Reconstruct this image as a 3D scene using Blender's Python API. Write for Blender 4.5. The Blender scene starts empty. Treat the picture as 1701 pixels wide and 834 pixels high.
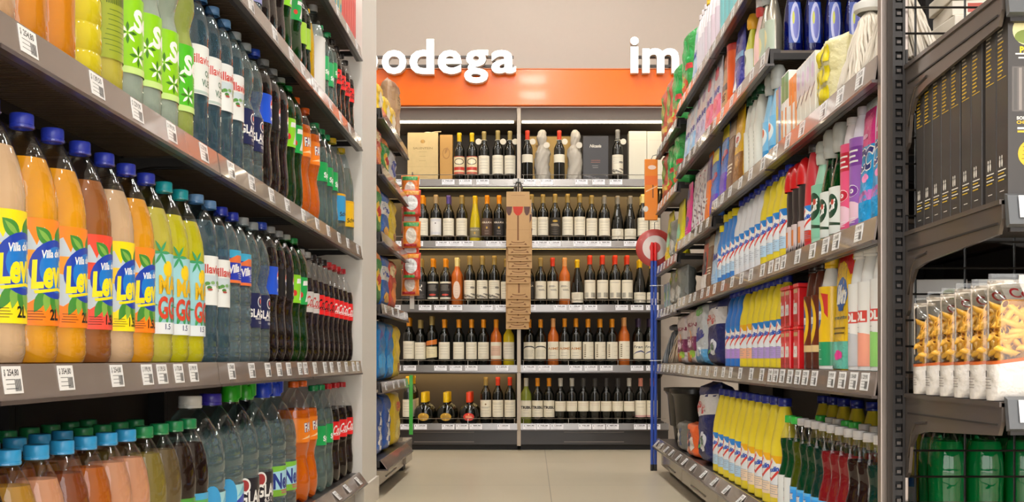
import bpy, bmesh, math, random
from mathutils import Vector
random.seed(7)
PI = math.pi
C = bpy.context.scene.collection
F, CX, CY, H = 1850.0, 885.0, 597.0, 0.605      # focal length and horizon of the 1701x834 frame
XL, XR = -0.685, 0.676                          # front planes of the two aisle gondolas
# ---------------------------------------------------------------- materials
def lin(h):
    h = h.lstrip('#')
    v = [int(h[i:i+2], 16)/255 for i in (0, 2, 4)]
    return tuple(x/12.92 if x <= .04045 else ((x+.055)/1.055)**2.4 for x in v) + (1,)
MC = {}
def newmat(key):
    m = bpy.data.materials.new(key); m.use_nodes = True
    n = m.node_tree.nodes; n.clear()
    out = n.new('ShaderNodeOutputMaterial')
    return m, n, m.node_tree.links, out
def P(hx, rough=.45, coat=0., metal=0., emit=0., spec=.5, var=0.):
    key = ('P', hx, rough, coat, metal, emit, spec, var)
    if key in MC: return MC[key]
    m, n, l, out = newmat('surface_' + hx)
    b = n.new('ShaderNodeBsdfPrincipled')
    b.inputs['Base Color'].default_value = lin(hx); b.inputs['Roughness'].default_value = rough
    b.inputs['Metallic'].default_value = metal; b.inputs['Coat Weight'].default_value = coat
    b.inputs['Coat Roughness'].default_value = .05; b.inputs['Specular IOR Level'].default_value = spec
    if emit:
        b.inputs['Emission Color'].default_value = lin(hx); b.inputs['Emission Strength'].default_value = emit
    if var:
        t = n.new('ShaderNodeTexNoise'); t.inputs['Scale'].default_value = 35; t.inputs['Detail'].default_value = 3
        tc = n.new('ShaderNodeTexCoord'); l.new(tc.outputs['Object'], t.inputs['Vector'])
        mr = n.new('ShaderNodeMapRange'); mr.inputs['To Min'].default_value = 1-var; mr.inputs['To Max'].default_value = 1+var
        l.new(t.outputs['Fac'], mr.inputs['Value'])
        mx = n.new('ShaderNodeVectorMath'); mx.operation = 'SCALE'; mx.inputs[0].default_value = lin(hx)[:3]
        l.new(mr.outputs['Result'], mx.inputs['Scale']); l.new(mx.outputs['Vector'], b.inputs['Base Color'])
    l.new(b.outputs['BSDF'], out.inputs['Surface'])
    MC[key] = m; return m
def FOIL(hx, rough=.3):                          # shiny plastic film with fine crinkles
    key = ('F', hx, rough)
    if key in MC: return MC[key]
    m, n, l, out = newmat('film_' + hx)
    b = n.new('ShaderNodeBsdfPrincipled'); b.inputs['Base Color'].default_value = lin(hx)
    b.inputs['Roughness'].default_value = rough; b.inputs['Coat Weight'].default_value = .5; b.inputs['Coat Roughness'].default_value = .12
    t = n.new('ShaderNodeTexNoise'); t.inputs['Scale'].default_value = 45; t.inputs['Detail'].default_value = 4
    tc = n.new('ShaderNodeTexCoord'); l.new(tc.outputs['Object'], t.inputs['Vector'])
    bp = n.new('ShaderNodeBump'); bp.inputs['Strength'].default_value = .55; bp.inputs['Distance'].default_value = .012
    l.new(t.outputs['Fac'], bp.inputs['Height']); l.new(bp.outputs['Normal'], b.inputs['Normal']); l.new(bp.outputs['Normal'], b.inputs['Coat Normal'])
    l.new(b.outputs['BSDF'], out.inputs['Surface']); MC[key] = m; return m
def LIQ(hx, tr=.4, rough=.25, sp=.2):                              # cloudy drink seen through the bottle wall
    key = ('L', hx, tr, rough)
    if key in MC: return MC[key]
    m, n, l, out = newmat('drink_' + hx)
    b = n.new('ShaderNodeBsdfPrincipled'); b.inputs['Base Color'].default_value = lin(hx)
    b.inputs['Roughness'].default_value = rough; b.inputs['Specular IOR Level'].default_value = sp
    t = n.new('ShaderNodeBsdfTranslucent'); t.inputs['Color'].default_value = lin(hx)
    x = n.new('ShaderNodeMixShader'); x.inputs[0].default_value = tr
    l.new(b.outputs['BSDF'], x.inputs[1]); l.new(t.outputs['BSDF'], x.inputs[2]); l.new(x.outputs[0], out.inputs['Surface'])
    MC[key] = m; return m
def TEA(hx, k=.5):                               # clear coloured drink: part see-through, part body colour
    key = ('T', hx, k)
    if key in MC: return MC[key]
    m, n, l, out = newmat('clear_drink_' + hx)
    b = n.new('ShaderNodeBsdfTransparent'); b.inputs['Color'].default_value = lin(hx)
    t = n.new('ShaderNodeBsdfTranslucent'); t.inputs['Color'].default_value = lin(hx)
    d = n.new('ShaderNodeBsdfDiffuse'); d.inputs['Color'].default_value = lin(hx)
    y = n.new('ShaderNodeMixShader'); y.inputs[0].default_value = .3
    l.new(d.outputs[0], y.inputs[1]); l.new(t.outputs[0], y.inputs[2])
    x = n.new('ShaderNodeMixShader'); x.inputs[0].default_value = k
    l.new(b.outputs['BSDF'], x.inputs[1]); l.new(y.outputs[0], x.inputs[2]); l.new(x.outputs[0], out.inputs['Surface'])
    MC[key] = m; return m
def SHELL(hx='ffffff', add=.05, pw=3., top=.5, rough=.05):    # thin clear plastic: tinted, glossy towards the edges
    key = ('S', hx, add, pw, top, rough)
    if key in MC: return MC[key]
    m, n, l, out = newmat('clear_plastic_' + hx)
    tr = n.new('ShaderNodeBsdfTransparent'); tr.inputs['Color'].default_value = lin(hx)
    g = n.new('ShaderNodeBsdfGlossy'); g.inputs['Roughness'].default_value = rough; g.inputs['Color'].default_value = (1, 1, 1, 1)
    lw = n.new('ShaderNodeLayerWeight'); lw.inputs['Blend'].default_value = .5
    p = n.new('ShaderNodeMath'); p.operation = 'POWER'; p.inputs[1].default_value = pw; l.new(lw.outputs['Facing'], p.inputs[0])
    q = n.new('ShaderNodeMath'); q.operation = 'MULTIPLY_ADD'; q.inputs[1].default_value = top; q.inputs[2].default_value = add; l.new(p.outputs[0], q.inputs[0])
    t = n.new('ShaderNodeTexNoise'); t.inputs['Scale'].default_value = 28; tc = n.new('ShaderNodeTexCoord'); l.new(tc.outputs['Object'], t.inputs['Vector'])
    bp = n.new('ShaderNodeBump'); bp.inputs['Strength'].default_value = .25; bp.inputs['Distance'].default_value = .006
    l.new(t.outputs['Fac'], bp.inputs['Height']); l.new(bp.outputs['Normal'], g.inputs['Normal'])
    x = n.new('ShaderNodeMixShader'); l.new(q.outputs[0], x.inputs[0]); l.new(tr.outputs[0], x.inputs[1]); l.new(g.outputs[0], x.inputs[2])
    l.new(x.outputs[0], out.inputs['Surface']); MC[key] = m; return m
def WATER(hx='dfeef2'):
    key = ('W', hx)
    if key in MC: return MC[key]
    m, n, l, out = newmat('water_' + hx)
    g = n.new('ShaderNodeBsdfGlass'); g.inputs['Color'].default_value = lin(hx); g.inputs['IOR'].default_value = 1.3; g.inputs['Roughness'].default_value = .03
    tr = n.new('ShaderNodeBsdfTransparent'); tr.inputs['Color'].default_value = lin(hx)
    d = n.new('ShaderNodeBsdfDiffuse'); d.inputs['Color'].default_value = lin(hx)
    y = n.new('ShaderNodeMixShader'); y.inputs[0].default_value = .2; l.new(tr.outputs[0], y.inputs[1]); l.new(d.outputs[0], y.inputs[2])
    x = n.new('ShaderNodeMixShader'); x.inputs[0].default_value = .28
    l.new(y.outputs[0], x.inputs[1]); l.new(g.outputs[0], x.inputs[2]); l.new(x.outputs[0], out.inputs['Surface'])
    MC[key] = m; return m
# ---------------------------------------------------------------- 2-D artwork (labels, print, lettering)
TC = {}
def text_geo(s, bold):
    k = (s, bold)
    if k in TC: return TC[k]
    cu = bpy.data.curves.new('t', 'FONT'); cu.body = s; cu.size = 1; cu.resolution_u = 3; cu.offset = bold; cu.fill_mode = 'FRONT'
    ob = bpy.data.objects.new('t', cu)
    me = bpy.data.meshes.new_from_object(ob)
    vs = [(v.co.x, v.co.y) for v in me.vertices]; fs = [tuple(p.vertices) for p in me.polygons]
    bpy.data.objects.remove(ob); bpy.data.meshes.remove(me); bpy.data.curves.remove(cu)
    x0 = min(v[0] for v in vs); x1 = max(v[0] for v in vs); y0 = min(v[1] for v in vs); y1 = max(v[1] for v in vs)
    vs = [((x-x0)/(x1-x0)-.5, (y-y0)/(y1-y0)-.5) for x, y in vs]
    TC[k] = (vs, fs); return TC[k]
class Art:
    def __init__(s): s.it = []
    def poly(s, pts, m): s.it.append((list(pts), [tuple(range(len(pts)))], m)); return s
    def rect(s, x0, y0, x1, y1, m): return s.poly([(x0, y0), (x1, y0), (x1, y1), (x0, y1)], m)
    def ell(s, cx, cy, rx, ry, m, n=18, a0=0., a1=2*PI, rot=0.):
        pts = []
        for i in range(n):
            a = a0+(a1-a0)*i/(n if a1-a0 > 6.28 else n-1)
            x, y = rx*math.cos(a), ry*math.sin(a)
            pts.append((cx+x*math.cos(rot)-y*math.sin(rot), cy+x*math.sin(rot)+y*math.cos(rot)))
        return s.poly(pts, m)
    def text(s, t, cx, cy, w, h, m, shear=0., bold=.02, rot=0.):
        vs, fs = text_geo(t, bold)
        o = []
        for x, y in vs:
            x, y = (x*w+y*h*shear), y*h
            o.append((cx+x*math.cos(rot)-y*math.sin(rot), cy+x*math.sin(rot)+y*math.cos(rot)))
        s.it.append((o, fs, m)); return s
    def lines(s, x0, x1, y0, y1, n, m, th=.0012):      # rows of fine print
        r = random.Random(n*31+int(1e5*abs(x1)))
        for i in range(n):
            y = y0+(y1-y0)*i/max(1, n-1)
            s.rect(x0+(x1-x0)*.12*r.random(), y, x1-(x1-x0)*.25*r.random(), y+th, m)
        return s
    def bars(s, x0, x1, y0, y1, n, m):
        w = (x1-x0)/n
        for i in range(n): s.rect(x0+w*i, y0, x0+w*(i+.55), y1, m)
        return s
def leaf(art, cx, cy, L, w, rot, m):
    pts = []
    for i in range(9):
        t = i/8; pts.append((L*(t-.5), w*math.sin(PI*t)))
    for i in range(7, 0, -1):
        t = i/8; pts.append((L*(t-.5), -w*math.sin(PI*t)))
    return art.poly([(cx+x*math.cos(rot)-y*math.sin(rot), cy+x*math.sin(rot)+y*math.cos(rot)) for x, y in pts], m)
# ---------------------------------------------------------------- mesh builder
class MB:
    def __init__(s): s.v = []; s.f = []; s.mi = []; s.sm = []; s.mats = []
    def m(s, mat):
        if mat not in s.mats: s.mats.append(mat)
        return s.mats.index(mat)
    def add(s, vs, fs, mat, smooth=False):
        b = len(s.v); k = s.m(mat); s.v.extend(vs)
        for f in fs: s.f.append(tuple(b+i for i in f)); s.mi.append(k); s.sm.append(smooth)
        return s
    def box(s, x0, x1, y0, y1, z0, z1, mat, bev=0.):
        if bev <= 0:
            v = [(x, y, z) for x in (x0, x1) for y in (y0, y1) for z in (z0, z1)]
            return s.add(v, [(0, 1, 3, 2), (4, 6, 7, 5), (0, 4, 5, 1), (2, 3, 7, 6), (0, 2, 6, 4), (1, 5, 7, 3)], mat)
        bm = bmesh.new(); bmesh.ops.create_cube(bm, size=1)
        for w in bm.verts: w.co = Vector(((x0+x1)/2+w.co.x*(x1-x0), (y0+y1)/2+w.co.y*(y1-y0), (z0+z1)/2+w.co.z*(z1-z0)))
        bmesh.ops.bevel(bm, geom=list(bm.edges), offset=bev, segments=2, affect='EDGES', profile=.6)
        s.addbm(bm, mat); bm.free(); return s
    def addbm(s, bm, mat, smooth=False):
        bm.verts.index_update()
        return s.add([tuple(v.co) for v in bm.verts], [tuple(v.index for v in f.verts) for f in bm.faces], mat, smooth)
    def lathe(s, prof, mat, seg=28, sx=1., sy=1., petal=0., pz=.03, at=(0, 0, 0), sharp=38):
        def pt(r, z, a):
            k = 1.
            if petal and z < pz: k = 1-petal*max(0, math.cos(5*a+.4))*(1-z/pz)
            zz = z
            if petal and z < pz and r > .01: zz = z+petal*.09*max(0, math.cos(5*a+.4))*(1-z/pz)
            return (at[0]+r*k*sx*math.cos(a), at[1]+r*k*sy*math.sin(a), at[2]+zz)
        segs = []; cur = [prof[0]]
        for i in range(1, len(prof)):
            cur.append(prof[i])
            if i < len(prof)-1:
                a = math.atan2(prof[i][1]-prof[i-1][1], prof[i][0]-prof[i-1][0]); b = math.atan2(prof[i+1][1]-prof[i][1], prof[i+1][0]-prof[i][0])
                d = abs((b-a+PI) % (2*PI)-PI)
                if math.degrees(d) > sharp: segs.append(cur); cur = [prof[i]]
        segs.append(cur)
        for sg in segs:
            vs = []; fs = []
            for r, z in sg:
                for j in range(seg): vs.append(pt(r, z, 2*PI*j/seg))
            for i in range(len(sg)-1):
                for j in range(seg):
                    a, b = i*seg+j, i*seg+(j+1) % seg
                    fs.append((a, b, b+seg, a+seg))
            s.add(vs, fs, mat, True)
        return s
    def prism(s, pts, a0, a1, mat, axis='x'):          # polygon in the two other axes, extruded along axis
        n = len(pts)
        def q(p, a): return (a, p[0], p[1]) if axis == 'x' else ((p[0], a, p[1]) if axis == 'y' else (p[0], p[1], a))
        v = [q(p, a0) for p in pts]+[q(p, a1) for p in pts]
        f = [tuple(range(n)), tuple(range(2*n-1, n-1, -1))]+[(i, (i+1) % n, n+(i+1) % n, n+i) for i in range(n)]
        return s.add(v, f, mat)
    def tube(s, pts, r, mat, seg=8, closed=False):
        vs = []; fs = []; n = len(pts); P_ = [Vector(p) for p in pts]
        for i, p in enumerate(P_):
            d = (P_[(i+1) % n]-P_[i-1]) if closed or 0 < i < n-1 else (P_[1]-P_[0] if i == 0 else P_[-1]-P_[-2])
            d.normalize(); u = d.orthogonal().normalized()
            if abs(d.z) < .9: u = d.cross(Vector((0, 0, 1))).normalized()
            w = d.cross(u)
            for j in range(seg): vs.append(tuple(p+u*r*math.cos(2*PI*j/seg)+w*r*math.sin(2*PI*j/seg)))
        for i in range(n if closed else n-1):
            k = (i+1) % n
            for j in range(seg): fs.append((i*seg+j, i*seg+(j+1) % seg, k*seg+(j+1) % seg, k*seg+j))
        if not closed: fs += [tuple(range(seg)), tuple(range((n-1)*seg, n*seg))]
        return s.add(vs, fs, mat, True)
    def art(s, art, fn, du=.006, dv=0., eps=.00002):    # fn(u, v, lift) -> point; every layer lies on the same facets
        g0 = fn
        def fn(u, v, e):
            i = math.floor(u/du+1e-7); t = u/du-i; a = Vector(g0(i*du, v, e)); b = Vector(g0((i+1)*du, v, e))
            p = a+(b-a)*t
            if dv:
                j = math.floor(v/dv+1e-7); r = v/dv-j
                q = [Vector(g0(k*du, w*dv, e)) for k in (i, i+1) for w in (j, j+1)]
                p = (q[0]*(1-r)+q[1]*r)*(1-t)+(q[2]*(1-r)+q[3]*r)*t
            return tuple(p)
        for L, (pts, fs, mat) in enumerate(art.it):
            bm = bmesh.new(); vv = [bm.verts.new((x, y, 0)) for x, y in pts]
            for f in fs:
                try: bm.faces.new([vv[i] for i in f])
                except ValueError: pass
            bm.normal_update(); bmesh.ops.triangulate(bm, faces=bm.faces[:])
            for ax, st in ((0, du), (1, dv)):
                if not st: continue
                lo = min(p[ax] for p in pts); hi = max(p[ax] for p in pts); 
                for k in range(math.floor(lo/st)+1, math.ceil(hi/st)):
                    c = [0, 0, 0]; c[ax] = k*st; no = [0, 0, 0]; no[ax] = 1
                    bmesh.ops.bisect_plane(bm, geom=bm.verts[:]+bm.edges[:]+bm.faces[:], plane_co=c, plane_no=no)
            bm.verts.index_update()
            s.add([fn(v.co.x, v.co.y, eps*(L+1)) for v in bm.verts], [tuple(v.index for v in f.verts) for f in bm.faces], mat, True)
            bm.free()
        return s
    def mesh(s, name):
        me = bpy.data.meshes.new(name); me.from_pydata(s.v, [], s.f)
        for m in s.mats: me.materials.append(m)
        me.polygons.foreach_set('material_index', s.mi); me.polygons.foreach_set('use_smooth', s.sm)
        me.update(); return me
def wrapmap(r, z0, sx=1., sy=1.):                      # onto an upright cylinder, centred on -Y
    def f(u, v, e):
        a = -PI/2+u/r
        return ((r+e)*sx*math.cos(a), (r+e)*sy*math.sin(a), z0+v)
    return f
def flat(y, z0=0., x0=0.): return lambda u, v, e: (x0+u, y-e, z0+v)      # onto a wall facing -Y
# ---------------------------------------------------------------- objects
NTH = ['first','second','third','fourth','fifth','sixth','seventh','eighth','ninth','tenth','eleventh','twelfth','thirteenth','fourteenth','fifteenth','sixteenth','seventeenth','eighteenth','nineteenth']
def nth(i):
    if i < 20: return NTH[i-1]
    t = {2: 'twent', 3: 'thirt', 4: 'fort', 5: 'fift'}[i//10]
    return t+'ieth' if i % 10 == 0 else t+'y-'+NTH[i % 10-1]
def link(o, parent=None):
    C.objects.link(o)
    if parent: o.parent = parent
    return o
def thing(name, label, cat, loc=(0, 0, 0), rz=0., group=None, scale=None):
    o = bpy.data.objects.new(name, None); o.location = loc; o.rotation_euler = (0, 0, rz); o.empty_display_size = .05
    if scale: o.scale = scale
    o['label'] = label; o['category'] = cat
    if group: o['group'] = group
    n = len(label.split())
    if n > 16 or n < 4: print('LABEL LEN', n, label)
    return link(o)
def part(name, mb, parent, label=None):
    o = bpy.data.objects.new(name, mb.mesh(name) if isinstance(mb, MB) else mb)
    if label: o['label'] = label
    return link(o, parent)
def struct(name, mb):
    o = bpy.data.objects.new(name, mb.mesh(name)); o['kind'] = 'structure'; return link(o)
K = {}
class Kind:
    def __init__(s, name, cat, look, parts, hy, hx): s.name, s.cat, s.look, s.parts, s.hy, s.hx = name, cat, look, parts, hy, hx
def put(k, label, loc, rz=0., group=None, scale=None):
    k = K[k] if isinstance(k, str) else k
    if len(k.parts) == 1 and k.parts[0][0] is None:
        o = bpy.data.objects.new(k.name, k.parts[0][1]); o.location = loc; o.rotation_euler = (0, 0, rz)
        if scale: o.scale = scale
        o['label'] = label; o['category'] = k.cat
        if group: o['group'] = group
        n = len(label.split())
        if n > 16 or n < 4: print('LABEL LEN', n, label)
        return link(o)
    t = thing(k.name, label, k.cat, loc, rz, group, scale)
    for p in k.parts:
        o = bpy.data.objects.new(p[0], p[1]); link(o, t)
        if len(p) > 2:
            for q in p[2]: link(bpy.data.objects.new(q[0], q[1]), o)
    return t
# ---------------------------------------------------------------- kinds: drinks
def clip(prof, z, off):
    o = []
    for i, (r, zz) in enumerate(prof):
        if zz > z:
            r0, z0 = prof[i-1]; t = (z-z0)/max(1e-6, zz-z0); o.append((max(.001, r0+(r-r0)*t-off), z)); break
        o.append((max(.0005, r-off), zz+.002 if zz < .004 else zz))
    o.append((.0004, z)); return o
def capmb(r, z0, z1, hx, seg=20, rough=.35):
    m = MB(); c = P(hx, rough, .2); h = z1-z0
    m.lathe([(r*.96, z0), (r, z0+.001), (r, z0+h*.22), (r*.965, z0+h*.25), (r*.965, z0+h*.3), (r*.985, z0+h*.33), (r*.985, z1-.003), (r*.93, z1-.0006), (r*.8, z1), (.0005, z1-.0005)], c, seg)
    return m
def bottle(key, look, prof, shell, liq, fill, cap, label=None, name='soda_bottle', cat='bottle', seg=28, petal=0., lname='liquid', extra=None, sy=1.):
    parts = []
    b = MB().lathe(prof, shell, seg, petal=petal, sy=sy); parts.append(('bottle', b.mesh('bottle')))
    if liq: parts.append((lname, MB().lathe(clip(prof, fill, .0013), liq, seg, petal=petal, sy=sy).mesh(lname)))
    if cap: parts.append(('cap', (capmb(*cap) if not isinstance(cap, MB) else cap).mesh('cap')))
    if label:
        z0, z1, fn = label[:3]; base = label[3]
        R = max(r for r, z in prof if z0-.004 <= z <= z1+.004)+.0006
        a = Art(); a.rect(-PI*R*.999, 0, PI*R*.999, z1-z0, base); fn(a, R, z1-z0)
        parts.append(('label', MB().art(a, wrapmap(R, z0, 1, sy)).mesh('label')))
    for e in (extra or []): parts.append(e)
    rm = max(r for r, z in prof)
    K[key] = Kind(name, cat, look, parts, rm, rm*sy)
def T(hx): return P(hx, .35, .3)
WH = T('f4f2ee'); BK = T('161616')
LEV = [(.0005, .004), (.034, 0), (.045, .005), (.0495, .018), (.0495, .04), (.0485, .052), (.05, .058), (.05, .212), (.0498, .235), (.047, .258), (.041, .282), (.033, .305), (.024, .325), (.0165, .34), (.0145, .345), (.019, .347), (.019, .349), (.0145, .35), (.0145, .357)]
def lev_art(top, bot, slc, size):
    def fn(a, R, h):
        t, b, s = T(top), T(bot), T(slc)
        for k in range(3):
            o = (k-1)*2*PI*R/3
            w = 2*PI*R/3
            zz = [(o-w/2, h), (o-w/2, h-.02)]
            for i in range(9): zz.append((o-w/2+w*(i+.5)/9, h-(.034 if i % 2 else .017)-.006*math.sin(i*2.1)))
            a.poly(zz+[(o+w/2, h-.02), (o+w/2, h)], t)
            zz = [(o-w/2, 0), (o-w/2, .034)]
            for i in range(9): zz.append((o-w/2+w*(i+.5)/9, .034+(.006 if i % 2 else -.002)))
            a.poly(zz+[(o+w/2, .034), (o+w/2, 0)], b)
        a.ell(-.043, .108, .03, .028, s, a0=PI, a1=2*PI); a.ell(.038, .043, .022, .026, s, a0=-PI*.9, a1=.1)
        g1, g2, g3 = T('3f8a34'), T('7fb04a'), T('2c6a2e')
        leaf(a, -.022, .128, .04, .011, -.75, g1); leaf(a, -.022, .128, .03, .004, -.75, g2); leaf(a, .006, .13, .034, .009, 1.25, g1); leaf(a, .02, .124, .03, .006, 2.0, g3)
        for i in range(4): leaf(a, -.03+.012*i, .04-.003*abs(i-1), .042, .008, 1.1+.25*i, g2 if i % 2 else g1)
        leaf(a, .046, .1, .03, .01, .9, T('b9c94a'))
        a.ell(0, .082, .047, .043, T('1a3fae'), 26); a.ell(.004, .082, .036, .034, T('1877cf'), 22)
        a.text('Villa del Sur', .002, .106, .062, .012, WH, .2, .03, .12)
        Y = T('f7e21c'); a.text('Levité', .003, .077, .092, .042, Y, .15, .045, .1)
        a.poly([(-.04, .05), (.006, .056), (.03, .053), (.042, .058), (.03, .049), (.004, .0515), (-.038, .0455)], Y)
        a.text(size, -.004, .016, .02 if size == '2L' else .026, .016, BK, 0, .03)
        a.lines(.018, .04, .01, .028, 4, BK, .0008); a.lines(-.05, -.02, .008, .02, 4, BK, .0008); a.ell(.03, .012, .005, .005, T('d8dde6'))
    return fn
SH = SHELL(); SHG = SHELL('8fd49a'); SHB = SHELL('bcdcec'); SHW = SHELL('e9f3f5')
def lev(key, look, liq, top, bot, slc, size, liqtr=.25, capc='2b3fc4'):
    bottle(key, look, LEV, SH, LIQ(liq, liqtr), .302, (.0172, .3465, .368, capc), (.058, .212, lev_art(top, bot, slc, size), T('bccbd8')), 'juice_bottle', seg=36)
lev('lev_peach', 'cloudy beige juice bottle, yellow label', 'ecc79c', 'ffdf10', 'ffe413', 'f5c928', '2L')
lev('lev_orange', 'orange juice bottle, orange label', 'ffb41c', 'ff8a1c', 'ff8213', 'ff9a1e', '2L')
lev('lev_brown', 'reddish brown juice bottle, red label', 'b06a2c', 'ee4a32', 'ee5040', 'e8452c', '1.5L', .3)
lev('lev_peach_s', 'beige juice bottle, yellow label', 'ecc79c', 'ffdf10', 'ffe413', 'f5c928', '1.5L')
lev('lev_orange_s', 'orange juice bottle, orange label', 'ffb41c', 'ff8a1c', 'ff8213', 'ff9a1e', '1.5L')
def mango(a, R, h):
    for k in (-1, 0, 1):
        o = k*.1
        a.ell(o-.012, h-.03, .013, .016, T('f5cf14'), 16)
        for q in (-.03, .02, .04):
            for i in range(6): leaf(a, o+q+.01*math.cos(1.05*i), .1-.1*(q > 0)+.055+.012*math.sin(1.05*i), .028, .003, 1.05*i, T('3f9f6a'))
    for i in range(5): leaf(a, -.03+.014*i, .032, .03, .004, 1.2+.3*i, T('3f9f5c'))
    a.rect(-PI*R, 0, PI*R, .022, T('e8eef2'))
    a.text('MAN', 0, .094, .07, .036, T('e6b81e'), 0, .04); a.text('GGO', 0, .05, .074, .044, T('d6472e'), 0, .035)
    a.text('1.5', -.014, .014, .014, .011, T('1f2a66'))
    leaf(a, .02, .02, .04, .005, 1.4, T('d65a4a'))
for k, l, hx, c in (('mango_a', 'pale yellow juice bottle, blue cap, palm label', 'f0e65a', '2b3fc4'), ('mango_b', 'yellow juice bottle, teal cap, palm label', 'f4ee22', '17a9b8')):
    bottle(k, l, LEV, SH, LIQ(hx), .3, (.0172, .3465, .368, c), (.058, .212, mango, T('9fd4dc')), 'juice_bottle', seg=32)
VIL = [(.0005, .006), (.03, .002), (.042, .003), (.0465, .014), (.0465, .03), (.0455, .034), (.0465, .038), (.0465, .125), (.0455, .13), (.0455, .238), (.0465, .243), (.0465, .262), (.044, .287), (.038, .31), (.029, .33), (.0205, .345), (.0145, .352), (.0185, .354), (.0185, .356), (.0145, .357), (.0145, .362)]
def villav(a, R, h):
    pts = [(-PI*R, .06)]+[(-PI*R+2*PI*R*i/40, .066+.01*math.sin(i*1.7)+.006*math.sin(i*.6)) for i in range(41)]+[(PI*R, .03), (-PI*R, .03)]
    a.rect(-PI*R, .042, PI*R, .066, T('c9d6dc'))
    r = random.Random(3)
    for i in range(46): a.ell(-PI*R+2*PI*R*r.random(), .036+.014*r.random(), .007, .004, T(('5f9a4a', '86b070', 'a9b890', '4d8440')[i % 4]), 8)
    for i in range(6): a.ell(-PI*R+2*PI*R*(i+.5)/6, .034, .007, .0025, T('b0524a'), 8)
    a.text('Villavicencio', 0, .079, .12, .02, T('d0473c'), 0, .02)
bottle('villav', 'clear water bottle, white mountain label', VIL, SHELL('dcebf0'), WATER('ccdfe6'), .315, (.0168, .353, .373, '6f9fd6'), (.128, .236, villav, T('eceeeb')), 'water_bottle', seg=32)
def villav2(a, R, h):
    a.text('Villavicencio', 0, .075, .11, .02, T('d0473c'), 0, .02); a.text('QUE', .004, .046, .03, .015, T('3f6b50'), 0, .03); a.text('VUELVE', .004, .026, .05, .015, T('3f6b50'), 0, .03); a.rect(-PI*R, .002, PI*R, .008, T('b8c8c0'))
bottle('villav_b', 'bluish water bottle, white lettered label', VIL, SHELL('d2e4ec'), WATER('c4dbe4'), .315, (.0168, .353, .373, '5d8fc9'), (.12, .225, villav2, T('e6e8e4')), 'water_bottle', seg=32)
RIB = [(.0005, .006), (.03, .002), (.042, .004), (.047, .016), (.047, .045), (.0445, .05), (.047, .055), (.047, .09), (.0445, .095), (.047, .1), (.047, .135), (.0445, .14), (.047, .146), (.047, .178), (.0445, .184), (.0465, .19), (.0465, .268), (.043, .287), (.036, .31), (.027, .33), (.0195, .343), (.0145, .349), (.0185, .351), (.0185, .353), (.0145, .354), (.0145, .36)]
def vds(a, R, h):
    a.poly([(-PI*R, h), (PI*R, h), (PI*R, h-.01), (0, h-.022), (-PI*R, h-.01)], T('3fb0dc'))
    a.poly([(-.06, h-.03), (-.02, h-.012), (.03, h-.012), (.06, h-.004), (.06, h-.02), (0, h-.03)], T('e8743a'))
    a.text('Villa del Sur', .004, .04, .1, .02, WH, .25, .04, .2); a.lines(-.02, .04, .012, .022, 3, WH); a.rect(-PI*R, 0, PI*R, .007, T('e8743a'))
bottle('vds', 'clear ribbed water bottle, royal blue label', RIB, SHW, WATER('e4eef0'), .325, (.0168, .351, .372, '1f36b8'), (.19, .268, vds, T('2338b0')), 'water_bottle', seg=28)
GLA = [(.0005, .006), (.03, .002), (.042, .004), (.047, .016), (.047, .05), (.045, .055), (.047, .06), (.047, .085), (.0465, .09), (.0465, .178), (.044, .186), (.038, .2), (.041, .22), (.0455, .24), (.0465, .262), (.043, .287), (.036, .31), (.027, .33), (.0195, .343), (.0145, .349), (.0185, .351), (.0185, .353), (.0145, .354), (.0145, .36)]
def glac(a, R, h):
    a.ell(-.002, h-.022, .014, .014, WH, 18); a.ell(-.002, h-.022, .011, .011, T('1c2450'), 18); a.ell(.0, h-.021, .006, .006, T('d84a3a'), 12)
    a.text('GLACIAR', 0, h*.42, .1, .022, WH, 0, .03); a.lines(-.015, .02, h*.12, h*.16, 2, WH)
    a.lines(-.03, .03, h*.24, h*.27, 2, WH)
bottle('glac', 'clear waisted water bottle, navy label', GLA, SHW, WATER('e2eaea'), .325, (.0168, .351, .372, '9aa2a6'), (.09, .178, glac, T('1c2450')), 'water_bottle', seg=28)
PEP_0 = [(.0005, .012), (.02, .01), (.034, .001), (.044, .008), (.049, .03), (.05, .05), (.05, .075), (.048, .1), (.0455, .125), (.0445, .145), (.0455, .165), (.0475, .18), (.0485, .185), (.0485, .262), (.0495, .275), (.0485, .297), (.044, .32), (.036, .34), (.026, .358), (.0185, .368), (.0145, .373), (.0185, .375), (.0185, .377), (.0145, .378), (.0145, .384)]
PEP = [(r*0.955 if r > .0195 else r, z*0.975) for r, z in PEP_0]
def pepsi(a, R, h):
    cx, cy, r = .012, h*.62, .02
    for o in (0, PI*R):
        x = cx-o
        a.ell(x, cy, r, r, WH, 24)
        a.poly([(x+r*.95*math.cos(t), cy+r*.95*math.sin(t)) for t in [PI*.06+PI*.94*i/14 for i in range(15)]]+[(x-r*.4, cy+.004), (x+r*.2, cy+.002)], T('e2402f'))
        a.poly([(x+r*.95*math.cos(t), cy+r*.95*math.sin(t)) for t in [PI*1.1+PI*.8*i/14 for i in range(15)]]+[(x+r*.3, cy-.009), (x-r*.3, cy-.006)], T('2744a8'))
        a.text('pepsi', x, h*.18, .036, .013, WH, 0, .03)
COLA = LIQ('150805', .04)
bottle('pepsi_blue', 'cola bottle, bright blue label', PEP, SH, COLA, .315, (.0168, .3645, .384, '2a50c8'), (.186, .262, pepsi, T('1d55d8')), seg=24, petal=.16, lname='cola')
bottle('pepsi_black', 'cola bottle, black globe label', PEP, SH, COLA, .315, (.0168, .3645, .384, '8f9396'), (.186, .262, pepsi, T('0c0b0c')), seg=24, petal=.16, lname='cola')
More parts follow.
